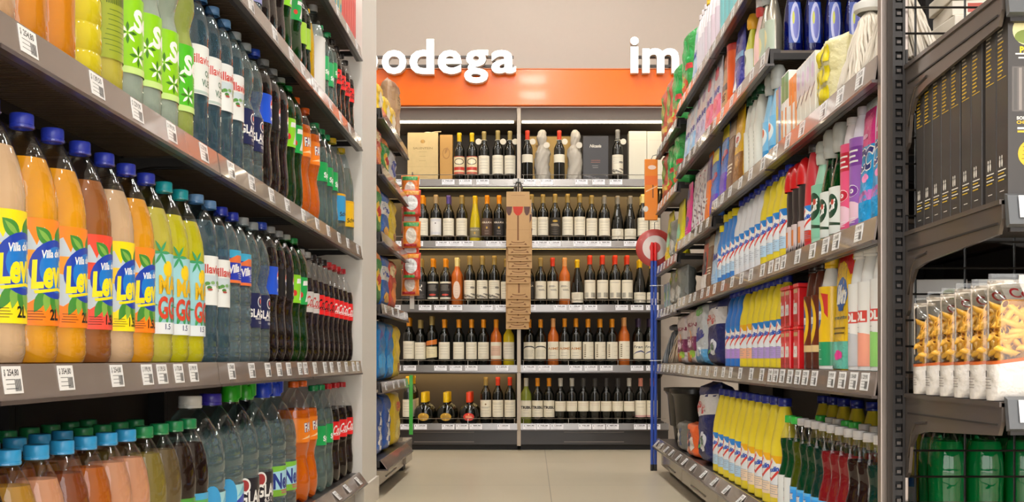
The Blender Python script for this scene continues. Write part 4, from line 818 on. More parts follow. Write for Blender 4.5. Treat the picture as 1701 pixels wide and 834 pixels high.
row(L, LSH[2], 'upper soda shelf', [('lav', 435), ('pepsi_black', 449), ('pepsi_black', 461), ('pepsi_black', 474), ('seven_lime', 485), ('seven_green', 503), ('green_dark', 510), ('green_dark', 516), ('yellow_slim', 522), ('white_big', 540), ('soda_green', 547), ('soda_green', 555), ('sprite', 561), ('coke_zero', 568), ('coke_zero', 575), ('coke_zero', 582), ('coke_zero', 589)], 2.42, 4.39, us=.82)
row(L, LSH[3], 'top soda shelf', [('crt_b', 555), ('crt_y', 561), ('crt_y', 567), ('crt_y', 571), ('crt_r', 575), ('crt_r', 578), ('crt_r', 581), ('crt_r', 584), ('crt_r', 587), ('crt_r', 590)], 3.42, 4.39)
tea = [('tea_dark', 53), ('tea_yellow', 93), ('tea_pink', 144), ('tea_red', 167), ('tea_or', 191), ('tea_pink', 222), ('tea_pink', 243), ('terma_y', 268), ('terma_g', 292), ('terma_d', 318), ('terma_b', 347)]
row(L, .1566, 'bottom soda shelf', tea+[('bid_white', 369), ('bid_vds', 402), ('bid_glac', 424), ('bid_glac', 451), ('bid_nes', 478), ('bid_nes', 490), ('fanta', 515), ('fanta', 528), ('sprite', 543), ('sprite', 554), ('coke_red', 565), ('coke_red', 577), ('coke_red', 587)], 1.3, 4.39)
row(L, .1566, 'second row, bottom soda shelf', [('tea_dark', 36), ('tea_amber', 80), ('tea_red', 118), ('tea_or', 150), ('tea_amber', 178), ('tea_pink', 203), ('terma_g', 232), ('terma_y', 258), ('terma_g', 280), ('terma_d', 301)], 1.3, 2.4, dx=.1, look=lambda k: K[k].look.split(',')[0])
row(L, .1566, 'third row, bottom soda shelf', [('tea_amber', 20), ('terma_g', 62), ('terma_d', 100), ('terma_g', 140), ('terma_y', 172), ('terma_g', 200), ('terma_d', 226), ('terma_g', 250)], 1.3, 2.4, dx=.2, look=lambda k: K[k].look.split(',')[0])
# right side
def strands(n, R, hgt, hx, seed, r=.004):
    m = MB(); rr = random.Random(seed); c = P(hx, .9, var=.12)
    for i in range(n):
        a = 2*PI*rr.random(); q = R*(.55+.45*rr.random()); pts = [(0, 0, hgt*.93)]
        for j in range(1, 7):
            f = j/6; pts.append((q*f**.6*math.cos(a+.5*f*math.sin(i))+.008*(rr.random()-.5), .62*q*f**.6*math.sin(a+.5*f)+.006*(rr.random()-.5), max(.006, hgt*(.93-.9*f**1.1))+.004*rr.random()))
        m.tube(pts, r, c, 5)
    return m
def mop(key, look, hx, R, hgt, seed, cap='d8d6d0'):
    h = MB().lathe([(R*.28, hgt*.9), (R*.36, hgt*.93), (R*.36, hgt), (R*.2, hgt*1.05), (.0005, hgt*1.05)], P(cap, .4, .1), 18)
    K[key] = Kind('mop_head', 'mop', look, [('strands', strands(130, R, hgt, hx, seed).mesh('strands')), ('socket', h.mesh('socket'))], R*.98, R*.66)
mop('mop_w', 'white cotton mop head', 'e2d8c8', .095, .2, 1); mop('mop_b', 'beige cotton mop head', 'd8c4ac', .14, .3, 2); mop('mop_g', 'grey cotton mop head', '8a8d92', .11, .2, 3, '6a6d72')
pouch('sponge_y', 'clear pack of yellow sponges', .13, .17, .09, .03, 'd9cf9a', lambda a, w, h: [a.rect(-w*.4+(i % 3)*w*.27, h*(.08+.28*(i//3)), -w*.4+(i % 3)*w*.27+w*.22, h*(.3+.28*(i//3)), T('ecd81c')) for i in range(9)], 'sponge_pack', 'pack', 'pillow', 5)
pouch('sponge_g', 'grey steel wool pack, green card', .2, .2, .08, .03, '8a8c86', lambda a, w, h: (a.rect(-w*.4, h*.6, w*.1, h*.94, Fm('7a9a3a')), a.ell(w*.1, h*.3, w*.3, h*.2, Fm('b8b8b2')), a.rect(-w*.2, h*.7, 0, h*.8, Fm('c8a06a'))), 'steel_wool_pack', 'pack', 'pillow', 6)
pouch('bag_or', 'orange liquid soap refill bag', .24, .2, .09, .03, 'ec6426', lambda a, w, h: (a.rect(-w*.2, h*.3, w*.1, h*.8, T('35406a')), a.ell(w*.2, h*.4, w*.15, h*.2, Fm('e8e0d8')), a.ell(-w*.3, h*.3, w*.1, h*.2, Fm('f0b8a0'))), 'refill_bag', 'bag', 'pillow', 7)
pouch('bag_gr', 'grey cleaning cloth bag', .2, .17, .08, .03, '77756e', lambda a, w, h: (a.rect(-w*.2, h*.3, w*.05, h*.7, T('d8d4cc')), a.rect(w*.1, h*.2, w*.3, h*.8, T('4a5a7a'))), 'cloth_pack', 'pack', 'pillow', 8)
def bucket():
    b = P('26231f', .35, .15)
    m = MB().lathe([(.0005, .0), (.055, 0), (.06, .004), (.068, .07), (.069, .075), (.085, .08), (.1, .24), (.112, .255), (.112, .27), (.105, .27), (.098, .24), (.06, .02), (.0005, .018)], b, 26)
    l2 = MB(); a = Art().rect(-.012, .1, .012, .2, T('3f6ab0')).ell(0, .14, .008, .012, T('e0b83a'))
    l2.art(a, lambda u, v, e: (u, -(.085+.015*(v-.08)/.16)-e-.0012, v))
    K['bucket'] = Kind('bucket', 'bucket', 'black plastic bucket with blue sticker', [('body', m.mesh('body')), ('sticker', l2.mesh('sticker')), ('rim', MB().lathe([(.106, .262), (.12, .262), (.12, .278), (.106, .278), (.106, .262)], b, 26).mesh('rim'))], .121, .121)
bucket()
B0 = .1776
row(Rr, B0, 'bottom cleaning shelf', [('nex_teal', 1454), ('nex_teal', 1437), ('nex_dark', 1418), ('nex_dark', 1400), ('nex_red', 1381), ('nex_red', 1367), ('nex_red', 1354), ('nex_teal', 1344), ('nex_green', 1333), ('nex_green', 1323), ('nex_olive', 1313), ('nex_pine', 1304), ('nex_pine', 1295), ('ayu_big_o', 1278), ('ayu_big_o', 1265), ('ayu_big_o', 1254), ('ayu_big_o', 1243), ('ayu_big_o', 1234), ('ayu_big_b', 1225), ('ayu_big_b', 1217), ('ayu_big_b', 1209), ('ayu_big_b', 1202), ('ayu_big_b', 1193), ('skip_big', 1158, .84), ('bag_or', 1140, .75), ('bag_gr', 1124, .8), ('bucket', 1101), ('bucket', 1084)], 2.2, 5.99)
row(Rr, B0, 'second row, bottom cleaning shelf', [('nex_dark', 1460), ('nex_red', 1430), ('nex_green', 1412), ('nex_pine', 1396), ('nex_pine', 1384), ('nex_teal', 1370), ('nex_teal', 1358), ('nex_pine', 1342)], 2.45, 3.16, dx=.085, look=lambda k: K[k].look.split(',')[0])
row(Rr, B0, 'third row, bottom cleaning shelf', [('ayu_big_b', 1470), ('ayu_big_b', 1440), ('ayu_big_o', 1415), ('ayu_big_o', 1390), ('ayu_big_b', 1365), ('ayu_big_b', 1345), ('ayu_big_o', 1325)], 2.5, 3.5, dx=.17, look=lambda k: K[k].look.split(',')[0])
row(Rr, .5776, 'eye-level cleaning shelf', [('ico_g', 1441), ('ico_o', 1420), ('ico_s', 1402), ('p_blem', 1381, .95), ('blem_w', 1355), ('blem_br', 1343), ('blem_br', 1331), ('iza', 1317), ('iza', 1303), ('iza', 1293), ('ayu_v', 1280), ('ayu_v', 1270), ('ayu_v', 1262), ('ayu_v', 1255), ('ayu_v', 1248), ('ayu_o', 1236), ('ayu_o', 1224), ('ayu_bl', 1215), ('ayu_bl', 1208), ('ayu_bl', 1200), ('skip', 1173, .73), ('ala', 1154, .73), ('eras', 1140, .7), ('eras', 1124, .66), ('mop_b', 1107, .8), ('mop_g', 1097)], 2.2, 5.99)
row(Rr, .5776, 'second row, eye-level cleaning shelf', [('p_blem', 1377, .96), ('ayu_v', 1354), ('red_squat', 1330), ('ayu_v', 1310), ('ayu_v', 1298), ('ayu_o', 1286)], 2.5, 3.9, dx=.1, look=lambda k: K[k].look.split(',')[0])
row(Rr, .8816, 'third cleaning shelf', [('eco', 1444), ('eco', 1427), ('ho_purple', 1411), ('ho_pink', 1393), ('cif_g', 1370), ('cif_g', 1353), ('cif_m', 1341), ('redlid', 1333), ('harpic', 1319), ('harpic', 1308), ('harpic', 1300), ('ayu_b', 1284), ('ayu_b', 1272), ('ayu_b', 1263), ('ayu_b', 1254), ('ayu_w', 1246), ('ayu_w', 1238), ('ayu_w', 1230), ('ayu_w', 1222), ('ayu_w', 1215), ('ayu_yc', 1208), ('ayu_yc', 1202), ('ayu_yc', 1196), ('ayu_yc', 1190, .88), ('p_lblue', 1181, .9), ('p_choc', 1172, .86), ('p_red', 1163, .9)], 2.2, 5.15)
row(Rr, .8656, 'third cleaning shelf', [('sponge_g', 1123), ('sponge_g', 1115), ('jar_green', 1108), ('jar_green', 1103)], 5.2, 5.99, sz=.92)
row(Rr, 1.1946, 'fourth cleaning shelf', [('mop_w', 1432), ('mop_w', 1410), ('sponge_y', 1387), ('bx_white', 1377), ('bx_white', 1366), ('bx_white', 1355), ('bx_white', 1345), ('bx_or', 1333), ('bx_or', 1325), ('bx_og', 1316), ('bx_og', 1307), ('bx_silver', 1284)], 2.195, 3.155)
row(Rr, 1.1906, 'fourth cleaning shelf', [('spray_blue', 1270), ('spray_blue', 1260), ('white_gcap', 1248), ('white_gcap', 1240), ('white_gcap', 1232), ('p_yelbrown', 1210), ('p_choc', 1196), ('p_ayu', 1183)], 3.18, 4.15)
row(Rr, 1.1456, 'fourth cleaning shelf', [('p_ayu', 1176), ('p_orange', 1168), ('p_print', 1160), ('p_print', 1153), ('p_print', 1147), ('p_magenta', 1136)], 4.18, 5.15)
row(Rr, 1.1006, 'fourth cleaning shelf', [('p_yelgreen', 1119), ('sponge_g', 1110), ('p_yelgreen', 1103)], 5.18, 5.99)
row(Rr, 1.1946, 'second row, fourth cleaning shelf', [('spray_silver', 1335), ('spray_silver', 1310)], 2.7, 3.15, dx=.1, look=lambda k: K[k].look.split(',')[0])
row(Rr, 1.4906, 'fifth cleaning shelf', [('spray_silver', 1274), ('spray_silver', 1264), ('pink_sp', 1250), ('lime_sp', 1231), ('p_tri', 1214), ('can_or', 1207), ('p_tan', 1196), ('p_pink', 1180), ('p_pink', 1168), ('p_white', 1160), ('p_white', 1152), ('p_lblue', 1142), ('p_lblue', 1134)], 3.26, 5.15, sz=.93)
row(Rr, 1.4306, 'fifth cleaning shelf', [('petg', 1118), ('petg', 1108), ('petr', 1099)], 5.18, 5.99, sz=.86)
row(Rr, 1.7806, 'top cleaning shelf', [('teal_bt', 1222), ('teal_bt', 1214), ('teal_bt', 1207), ('teal_bt', 1200), ('teal_bt', 1193), ('white_ycap', 1185), ('white_ycap', 1178), ('white_bt', 1172), ('white_ycap', 1168), ('white_bt', 1163), ('white_bt', 1159), ('white_bt', 1155), ('p_lblue', 1148), ('petg', 1128)], 3.5, 5.15)
row(Rr, 1.7286, 'top cleaning shelf', [('petg', 1116), ('petr', 1107), ('petr', 1098)], 5.18, 5.99)
for i, x in enumerate((.752, .81, .868, .926, .984)):
    put('blue_det', f'deep blue dish soap bottle, {nth(i+1)} from aisle across open end of fifth cleaning shelf', (x, 3.214, 1.4906), 0, 'blue dish soap bottles on the fifth cleaning shelf', (1, 1, .78))
bottle('green_det', 'green detergent bottle, clear cap', [(r*.86, z*1.03) for r, z in TER], SHELL('9fe0c0', .05, 3, .6), TEA('30d498', .62), .262, (.0165, .308, .33, 'a8a8a0'), None, 'detergent_bottle', seg=26)
for j, y in enumerate((2.262, 2.345)):
    for i in range(4):
        put('green_det', f'green detergent bottle behind the wire grid, {nth(i+1)} from aisle, {("front","back")[j]} row', (.84+.078*i+.01*j, y, B0), 0, 'green bottles behind the wire grid')
# ---------------------------------------------------------------- snack bay goods
def snack(z, items, lvl, sz):
    front = .675
    ys = []
    for k, xe in items:
        t = (CX-xe)/F; ys.append((front+.01)/t-K[k].hy)
    y = None
    pos = solve(-1, items, 4.95, 5.95, -.0)
    for i, ((k, xe), y) in enumerate(zip(items, pos)):
        put(k, f'{K[k].look}, {nth(i+1)} from near end of {lvl} snack shelf', (-(front+.03+K[k].hx), y, z), R90, 'snack bags on the left beyond the column', (1, 1, sz if k[:4] not in ('sn_l', 'sn_k') else 1))
snack(.1556, [('sn_blue', 640), ('sn_blue', 653), ('sn_yel', 671)], 'bottom', .8)
snack(.5006, [('sn_sky', 645), ('sn_sky', 658), ('sn_yel_b', 670)], 'second', .81)
snack(.8506, [('sn_green', 628), ('sn_multi', 643), ('sn_red', 660)], 'third', .73)
snack(1.1706, [('sn_green', 628), ('sn_multi', 642), ('sn_yel_b', 656)], 'fourth', .68)
snack(1.4706, [('sn_red', 632), ('sn_green', 645), ('sn_white', 662)], 'fifth', .55)
snack(1.7206, [('sn_low', 640), ('sn_low', 652), ('sn_low', 662), ('sn_kraft', 668)], 'top', 1)
put('sn_kraft', 'brown kraft paper snack bag standing at far end behind another', (-.86, 5.86, 1.7206), R90, 'snack bags on the left beyond the column')
# strip of small packets hanging at the far end of the snack bay
st = thing('clip_strip', 'narrow clip strip of snack packets at the far end of snack bay', 'strip', (-.66, 6.085, .98))
part('strip', MB().box(-.012, .012, -.001, .001, -.1, .62, T('d8d4cc')), st); part('hanger', MB().tube([(0, 0, .62), (0, .02, .65), (0, .045, .64)], .003, METAL, 6), st)
for i in range(7):
    z = 1.52-.085*i
    put('sn_strip' if i % 3 else 'sn_strip_o', f'small hanging snack packet, {nth(i+1)} from top of the clip strip', (-.665+.012*(i % 2), 6.05-.047*(i % 2), z-.06), .1*math.sin(i*2), 'snack packets on the clip strip', (1, .8, .9))
gs = thing('shelf_strip', 'thin green edge strip beside the bottom snack shelf', 'strip', (-.655, 5.99, .2)); part('strip', MB().box(-.01, .01, -.003, .003, 0, .32, T('3fae3a')), gs); part('bracket', MB().box(-.006, .006, .003, .03, .02, .3, DK), gs)
# ---------------------------------------------------------------- wine wall
YW = 7.41; YB = 7.405+.085
def wx(x, y=YB): return (x-CX)*y/F
WSH = [.563, .965, 1.39, 1.80]
XW = wx(862, YW)
SIL = P('8f8b88', .25, .3, .5)
wt = lambda n, s: [(.07+.92*i/n, (i*7+s) % 3) for i in range(n) if (i*5+s) % 4]
for k, x0 in enumerate((XW-1.0, XW)):
    t = bay('wine_shelving_bay', f'lit dark wine shelving bay against the back wall, {("left","right")[k]} of the two', (x0, YW, 0), 0, 1.0, WSH, .175, dep=.5, top=2.3, solid=True, tilt=.004, rail=SIL, tagm=LTAG, tags={'base': wt(10, k), 0: wt(9, k+1), 1: wt(9, k+2), 2: wt(11, k), 3: wt(8, k+1)}, guard=True, group='wine shelving bays')
    part('face_post', MB().box(.988 if k == 0 else .0006, .9994 if k == 0 else .012, -.011, .02, .03, 2.283, P('a99a88', .35, 0, .4)), t)
    part('canopy', MB().box(.005, .985, .02, .5, 2.2, 2.283, P('7a6f66', .5)), t)
    for z in (1.39, 1.80)+((.563,) if k == 0 else ()):
        part('light_strip', MB().box(.02, .965, .42, .445, z-.022, z-.0145, P('ffdc98', .5, emit=24)), t)
        part('valance', MB().box(.012, .975, .36, .368, z-.06, z-.0145, DK), t)
    for z, em, nm, d in ((2.185, 14, 'light_strip', .03), (1.735, 7, 'light_strip', .03), (1.325, 7, 'light_strip', .03)) + (((.5, 5, 'light_strip', .03),) if k == 0 else ()):
        part(nm, MB().box(.02, .965, d-(.017 if z < 2 else 0), d+.012, z+(.017 if em < 20 and z < 2 else 0), z+(.048 if z < 2 else .012), P('fff0d2' if z > 2 else 'ffd588', .5, emit=em)), t)
fa = thing('sign_fascia', 'glossy orange fascia band across the top of the wine wall', 'fascia', (wx(900, 7.36), 7.36, 2.285))
part('panel', MB().box(-1.25, 1.25, 0, .05, 0, .235, P("ff7200", .22, .2, spec=.5), .003), fa); part('top_cap', MB().box(-1.25, 1.25, -.002, .3, .2355, .243, P('d86a10', .4)), fa)
def sign(name, label, letters, loc):
    t = thing(name, label, 'sign', loc)
    y = 7.30; fr = P('fffdf8', .4, emit=1.7); sd = P('d8d4cc', .5)
    for ch, xa, xb, ya, yb in letters:
        vs, fs = text_geo(ch, .025); w = (xb-xa)*y/F; h = (yb-ya)*y/F; cx = wx((xa+xb)/2, y); cz = H+(CY-(ya+yb)/2)*y/F
        bm = bmesh.new(); vv = [bm.verts.new((cx+u*w-loc[0], 0, cz+v*h-loc[2])) for u, v in vs]
        for f in fs:
            try: bm.faces.new([vv[i] for i in f])
            except ValueError: pass
        bmesh.ops.remove_doubles(bm, verts=bm.verts[:], dist=1e-5); bmesh.ops.recalc_face_normals(bm, faces=bm.faces[:])
        front = [tuple(v.co) for v in bm.verts]; bm.verts.index_update(); ff = [tuple(v.index for v in f.verts) for f in bm.faces]
        edge = [(e.verts[0].index, e.verts[1].index) for e in bm.edges if len(e.link_faces) == 1]; bm.free()
        m = MB(); yl = y-loc[1]; D = .05
        m.add([(a, yl, c) for a, b, c in front], ff, fr); m.add([(a, yl+D, c) for a, b, c in front], ff, sd)
        n = len(front); m.add([(a, yl, c) for a, b, c in front]+[(a, yl+D, c) for a, b, c in front], [(a, b, b+n, a+n) for a, b in edge], sd)
        part('letter', m, t)
    x0 = wx(letters[0][1]+4, y)-loc[0]; x1 = wx(letters[-1][2]-4, y)-loc[0]; rl = MB()
    for py in (95, 110): z = H+(CY-py)*7.36/F-loc[2]; rl.box(x0, x1, 7.352-loc[1], 7.372-loc[1], z-.008, z+.008, P('5a5450', .4))
    nx = 4
    for i in range(nx): xx = x0+(x1-x0)*(i+.5)/nx; rl.box(xx-.008, xx+.008, 7.372-loc[1], 7.39-loc[1], 2.532-loc[2], H+(CY-92)*7.36/F-loc[2], P('5a5450', .4))
    part('mounting_rail', rl, t)
sign('illuminated_sign', 'white illuminated letters reading bodega above the orange fascia', [('b', 585, 628, 65, 123), ('o', 634, 675, 83, 123), ('d', 680, 721, 65, 123), ('e', 727, 767, 83, 123), ('g', 771, 811, 83, 138), ('a', 816, 857, 83, 122)], (wx(720), 7.36, 2.53))
sign('illuminated_sign', 'white illuminated letters reading im at right above the fascia', [('i', 1047, 1061, 61, 121), ('m', 1067, 1128, 80, 121)], (wx(1090), 7.36, 2.53))
# wine bottles
BOR = [(.0005, .006), (.02, .004), (.034, 0), (.0365, .005), (.0365, .19), (.0345, .208), (.026, .226), (.018, .24), (.0148, .255), (.014, .27), (.014, .3), (.0152, .302), (.0152, .309), (.014, .311), (.014, .315)]
BUR = [(.0005, .006), (.02, .004), (.036, 0), (.039, .006), (.039, .12), (.037, .145), (.03, .18), (.022, .215), (.016, .245), (.0142, .265), (.014, .3), (.0152, .302), (.0152, .309), (.014, .315)]
HOC = [(.0005, .006), (.02, .003), (.033, 0), (.035, .006), (.035, .1), (.032, .15), (.024, .2), (.017, .24), (.0142, .265), (.014, .3), (.0152, .302), (.0152, .309), (.014, .315)]
GD = P('0b0d08', .06, .3); GR = LIQ('dd742c', .3, .06, .6); GY = LIQ('e6cf22', .3, .06, .6); GG = LIQ('8f9a3c', .3, .06, .6)
GL = {'d': GD, 'r': GR, 'y': GY, 'g': GG}
MESH = {}
def wmesh(kind, g):
    k = (kind, g)
    if k not in MESH: MESH[k] = MB().lathe({'b': BOR, 'u': BUR, 'h': HOC}[kind], GL[g], 22).mesh('bottle')
    return MESH[k]
def capsule(hx):
    k = ('cap', hx)
    if k not in MESH: MESH[k] = MB().lathe([(.0146, .252), (.0148, .3), (.016, .303), (.016, .31), (.0148, .313), (.0145, .3165), (.0005, .317)], P(hx, .35, .2, .15), 18).mesh('capsule')
    return MESH[k]
CR = 'ece4cf'; INK = T('6a6258')
def wl(key):
    if ('wl', key) in MESH: return MESH[('wl', key)]
    R = .0372; z0, z1, base, span = .044, .16, CR, .62; a = Art(); draw = None
    if key[0] == 'T': z0, z1 = .045, .165
    if key in ('short', 'tor_b'): z0, z1, R = .02, .09, .0397
    if key == 'band': z0, z1 = .115, .165
    if key in ('killa', 'ruca', 'darkg'): base = {'killa': '5a4438', 'ruca': '3a3634', 'darkg': '2e2822'}[key]
    if key == 'killw': base = '8a8060'; z0, z1, R = .03, .1, .0357
    if key == 'killd': base = '34302e'
    if key == 'half': z0, z1 = .085, .155
    if key == 'oval': base = None
    w = PI*R*span/1.2; h = z1-z0
    if base and key != 'diag': a.rect(-w, 0, w, h, P(base, .6))
    if key in ('plain', 'tall', 'Tplain'): a.lines(-w*.6, w*.6, h*.3, h*.75, 4, INK, .0012); a.rect(-w*.7, h*.82, w*.7, h*.83, INK)
    elif key == 'crest': a.ell(0, h*.75, .006, .006, T('8a6a3a'), 10); a.lines(-w*.6, w*.6, h*.52, h*.58, 2, INK, .002); a.lines(-w*.5, w*.5, h*.2, h*.4, 3, INK)
    elif key == 'lila': a.rect(-w*.85, h*.04, w*.85, h*.96, P('d8d8dc', .6)); a.rect(-w*.6, h*.2, w*.6, h*.8, P('e8e6e4', .6)); a.ell(0, h*.7, .004, .005, T('4a3a3a'), 8)
    elif key == 'red': a.rect(-w*.95, 0, w*.95, h, T('b84a34')); a.rect(-w*.85, h*.04, w*.85, h*.96, P('e8d8b0', .6)); a.ell(0, h*.7, w*.6, h*.18, T('3a3028'), 16); a.ell(0, h*.7, w*.5, h*.14, P('ece0c0', .6), 16); a.rect(-w*.75, h*.22, w*.75, h*.4, T('c83a2c')); a.rect(-w*.8, h*.05, w*.8, h*.12, T('c84a34'))
    elif key in ('killa', 'killw', 'killd'): a.text('KILLKA', 0, h*.76, w*1.3, h*.1, P('e8dcc8', .5), 0, .03); a.ell(0, h*.45, .006, .008, P('d8a83a', .4), 10); a.lines(-w*.3, w*.3, h*.12, h*.25, 2, P('c8bca8', .5))
    elif key == 'ruca': a.text('RU', -w*.2, h*.74, w*.8, h*.16, P('f0ece4', .5), 0, .04); a.text('CA', -w*.2, h*.54, w*.8, h*.16, P('f0ece4', .5), 0, .04); a.lines(-w*.5, w*.5, h*.08, h*.26, 3, P('9a948c', .5))
    elif key == 'frame': a.rect(-w*.88, h*.1, w*.88, h*.9, P('2a2624', .5)); a.lines(-w*.6, w*.6, h*.5, h*.78, 5, P('d8d0c4', .5)); a.ell(0, h*.24, w*.4, h*.06, T('c84a3a'))
    elif key == 'print': a.lines(-w*.6, w*.6, h*.55, h*.85, 4, INK); a.ell(w*.4, h*.6, w*.3, h*.06, T('8a8478')); [a.ell(w*1.6*((i*.37) % 1-.5), h*(.04+.22*((i*.61) % 1)), w*.14, h*.03, T(('8a8478', '5a544a', 'b8b0a0')[i % 3]), 7) for i in range(26)]
    elif key == 'tor': a.lines(-w*.7, w*.7, h*.84, h*.88, 2, INK); a.bars(-w*.7, -w*.2, h*.06, h*.32, 9, T('7a766e')); a.bars(w*.1, w*.75, h*.06, h*.32, 10, T('6a665e'))
    elif key == 'tor_b': a.lines(-w*.6, w*.6, h*.7, h*.8, 2, INK); a.bars(-w*.8, -w*.1, h*.04, h*.25, 9, T('7a766e')); a.bars(w*.1, w*.8, h*.04, h*.25, 9, T('6a665e'))
    elif key == 'oval': a.ell(0, h*.5, .026, h*.5, P('ead0bc', .6), 26); a.lines(-.012, .012, h*.2, h*.75, 5, T('b89a84'))
    elif key == 'diag': a.poly([(-w, h*.7), (w, h*.82), (w, h*1.1), (-w, h*.92)], T('d8782c')); a.poly([(-w, 0), (w, h*.1), (w, h*.66), (-w, h*.66)], P('e6d8b0', .6)); a.lines(-w*.5, w*.5, h*.3, h*.5, 3, INK)
    elif key == 'rosel': a.rect(-w*.7, h*.2, w*.6, h*.78, P('dcb8a0', .6)); a.lines(-w*.5, w*.5, h*.5, h*.6, 2, INK)
    elif key == 'arc': a.ell(0, h*.6, w*.8, h*.18, T('3a3a34'), 16, 0, PI); a.ell(0, h*.55, w*.74, h*.16, P(CR, .6), 16, 0, PI); a.lines(-w*.7, w*.7, h*.15, h*.5, 6, INK)
    elif key == 'aime': a.text('AIMÉ', 0, h*.62, w*1.4, h*.18, T('c88a4a'), 0, .02); a.lines(-w*.5, w*.5, h*.2, h*.35, 2, INK)
    elif key == 'embl': [a.rect(-w*.5, h*(.12+.11*i), -w*.28, h*(.18+.11*i), T('8a7a5a')) for i in range(7)]; a.lines(w*.1, w*.7, h*.2, h*.7, 3, T('b0a890'))
    elif key == 'tri': a.rect(-w*.2, 0, w*.2, 0.001, INK); a.text('TRIBU', 0, h*.58, w*1.5, h*.18, T('2a2622'), 0, .05); a.lines(-w*.4, w*.4, h*.25, h*.4, 2, INK); a.rect(-w*.9, h*.95, w*.9, h*.955, INK)
    elif key == 'fran': a.text('Fran', -w*.1, h*.7, w*1.1, h*.16, T('3a3a3a'), .15, .02); a.poly([(-w, h*.2), (-w*.3, h*.36), (w*.2, h*.42), (w, h*.3), (w, h*.36), (w*.2, h*.5), (-w*.3, h*.42)], T('34407a'))
    elif key == 'pinkf': a.rect(-w, 0, w, h*.12, T('d8a8a0')); a.lines(-w*.6, w*.6, h*.6, h*.8, 2, INK)
    elif key == 'half': a.lines(-w*.7, w*.7, h*.6, h*.75, 2, T('a8745a'))
    elif key == 'fad': a.lines(-w*.5, w*.4, h*.66, h*.74, 3, INK, .002); a.lines(-w*.3, w*.6, h*.46, h*.54, 3, INK, .002)
    elif key in ('short',): a.lines(-w*.6, w*.6, h*.5, h*.8, 3, INK)
    elif key == 'darkg': a.ell(0, h*.8, w*.3, h*.06, P('c8a03a', .4)); a.lines(-w*.6, w*.6, h*.52, h*.62, 3, P('b8a890', .5), .003); a.lines(-w*.5, w*.5, h*.1, h*.4, 4, P('8a7c68', .5))
    m = MB().art(a, wrapmap(R, z0)); MESH[('wl', key)] = m.mesh('label'); return MESH[('wl', key)]
CN = {'e8930c': 'orange', 'a08a50': 'olive', 'b09a78': 'tan', '5a4a9a': 'violet', 'e8c010': 'yellow', 'd83c1e': 'red', 'e8a868': 'peach', 'efe3a0': 'cream', '8a867e': 'grey', '3c3a3a': 'black', 'c0bdb4': 'silver', 'd88a78': 'pink', '3a2a4a': 'plum', 'f0bd10': 'yellow'}
GN = {'d': 'dark', 'r': 'rosé', 'y': 'golden', 'g': 'pale green'}
LN = {'plain': 'cream label', 'tall': 'cream label', 'crest': 'crested label', 'lila': 'silver label', 'red': 'ornate red label', 'killa': 'brown label', 'killw': 'khaki label', 'killd': 'black label', 'ruca': 'charcoal label', 'frame': 'framed black label', 'print': 'sketch label', 'tor': 'barred label', 'tor_b': 'short barred label', 'oval': 'oval label', 'diag': 'slanted label', 'rosel': 'pink label', 'arc': 'arched label', 'aime': 'orange lettered label', 'embl': 'vertical lettered label', 'tri': 'bold lettered label', 'fran': 'blue wave label', 'pinkf': 'pinkish label', 'half': 'half label', 'fad': 'script label', 'short': 'short label', 'darkg': 'dark gilt label', 'band': 'cream band label'}
def wine(x, z, bk, g, cap, lab, label, y, sc=1., grp='wine bottles'):
    t = thing('wine_bottle', label, 'bottle', (x, y, z+.0006), 0, grp, (1, 1, sc) if sc != 1 else None)
    part('bottle', wmesh(bk, g), t); part('capsule', capsule(cap), t)
    if lab: part('label', wl(lab), t)
OR, OL, TN, VI, YE, RD, PE, CRM, GY_, BLK, SV, PK, PL = 'e8930c', 'a08a50', 'b09a78', '5a4a9a', 'e8c010', 'd83c1e', 'e8a868', 'efe3a0', '8a867e', '3c3a3a', 'c0bdb4', 'd88a78', '3a2a4a'
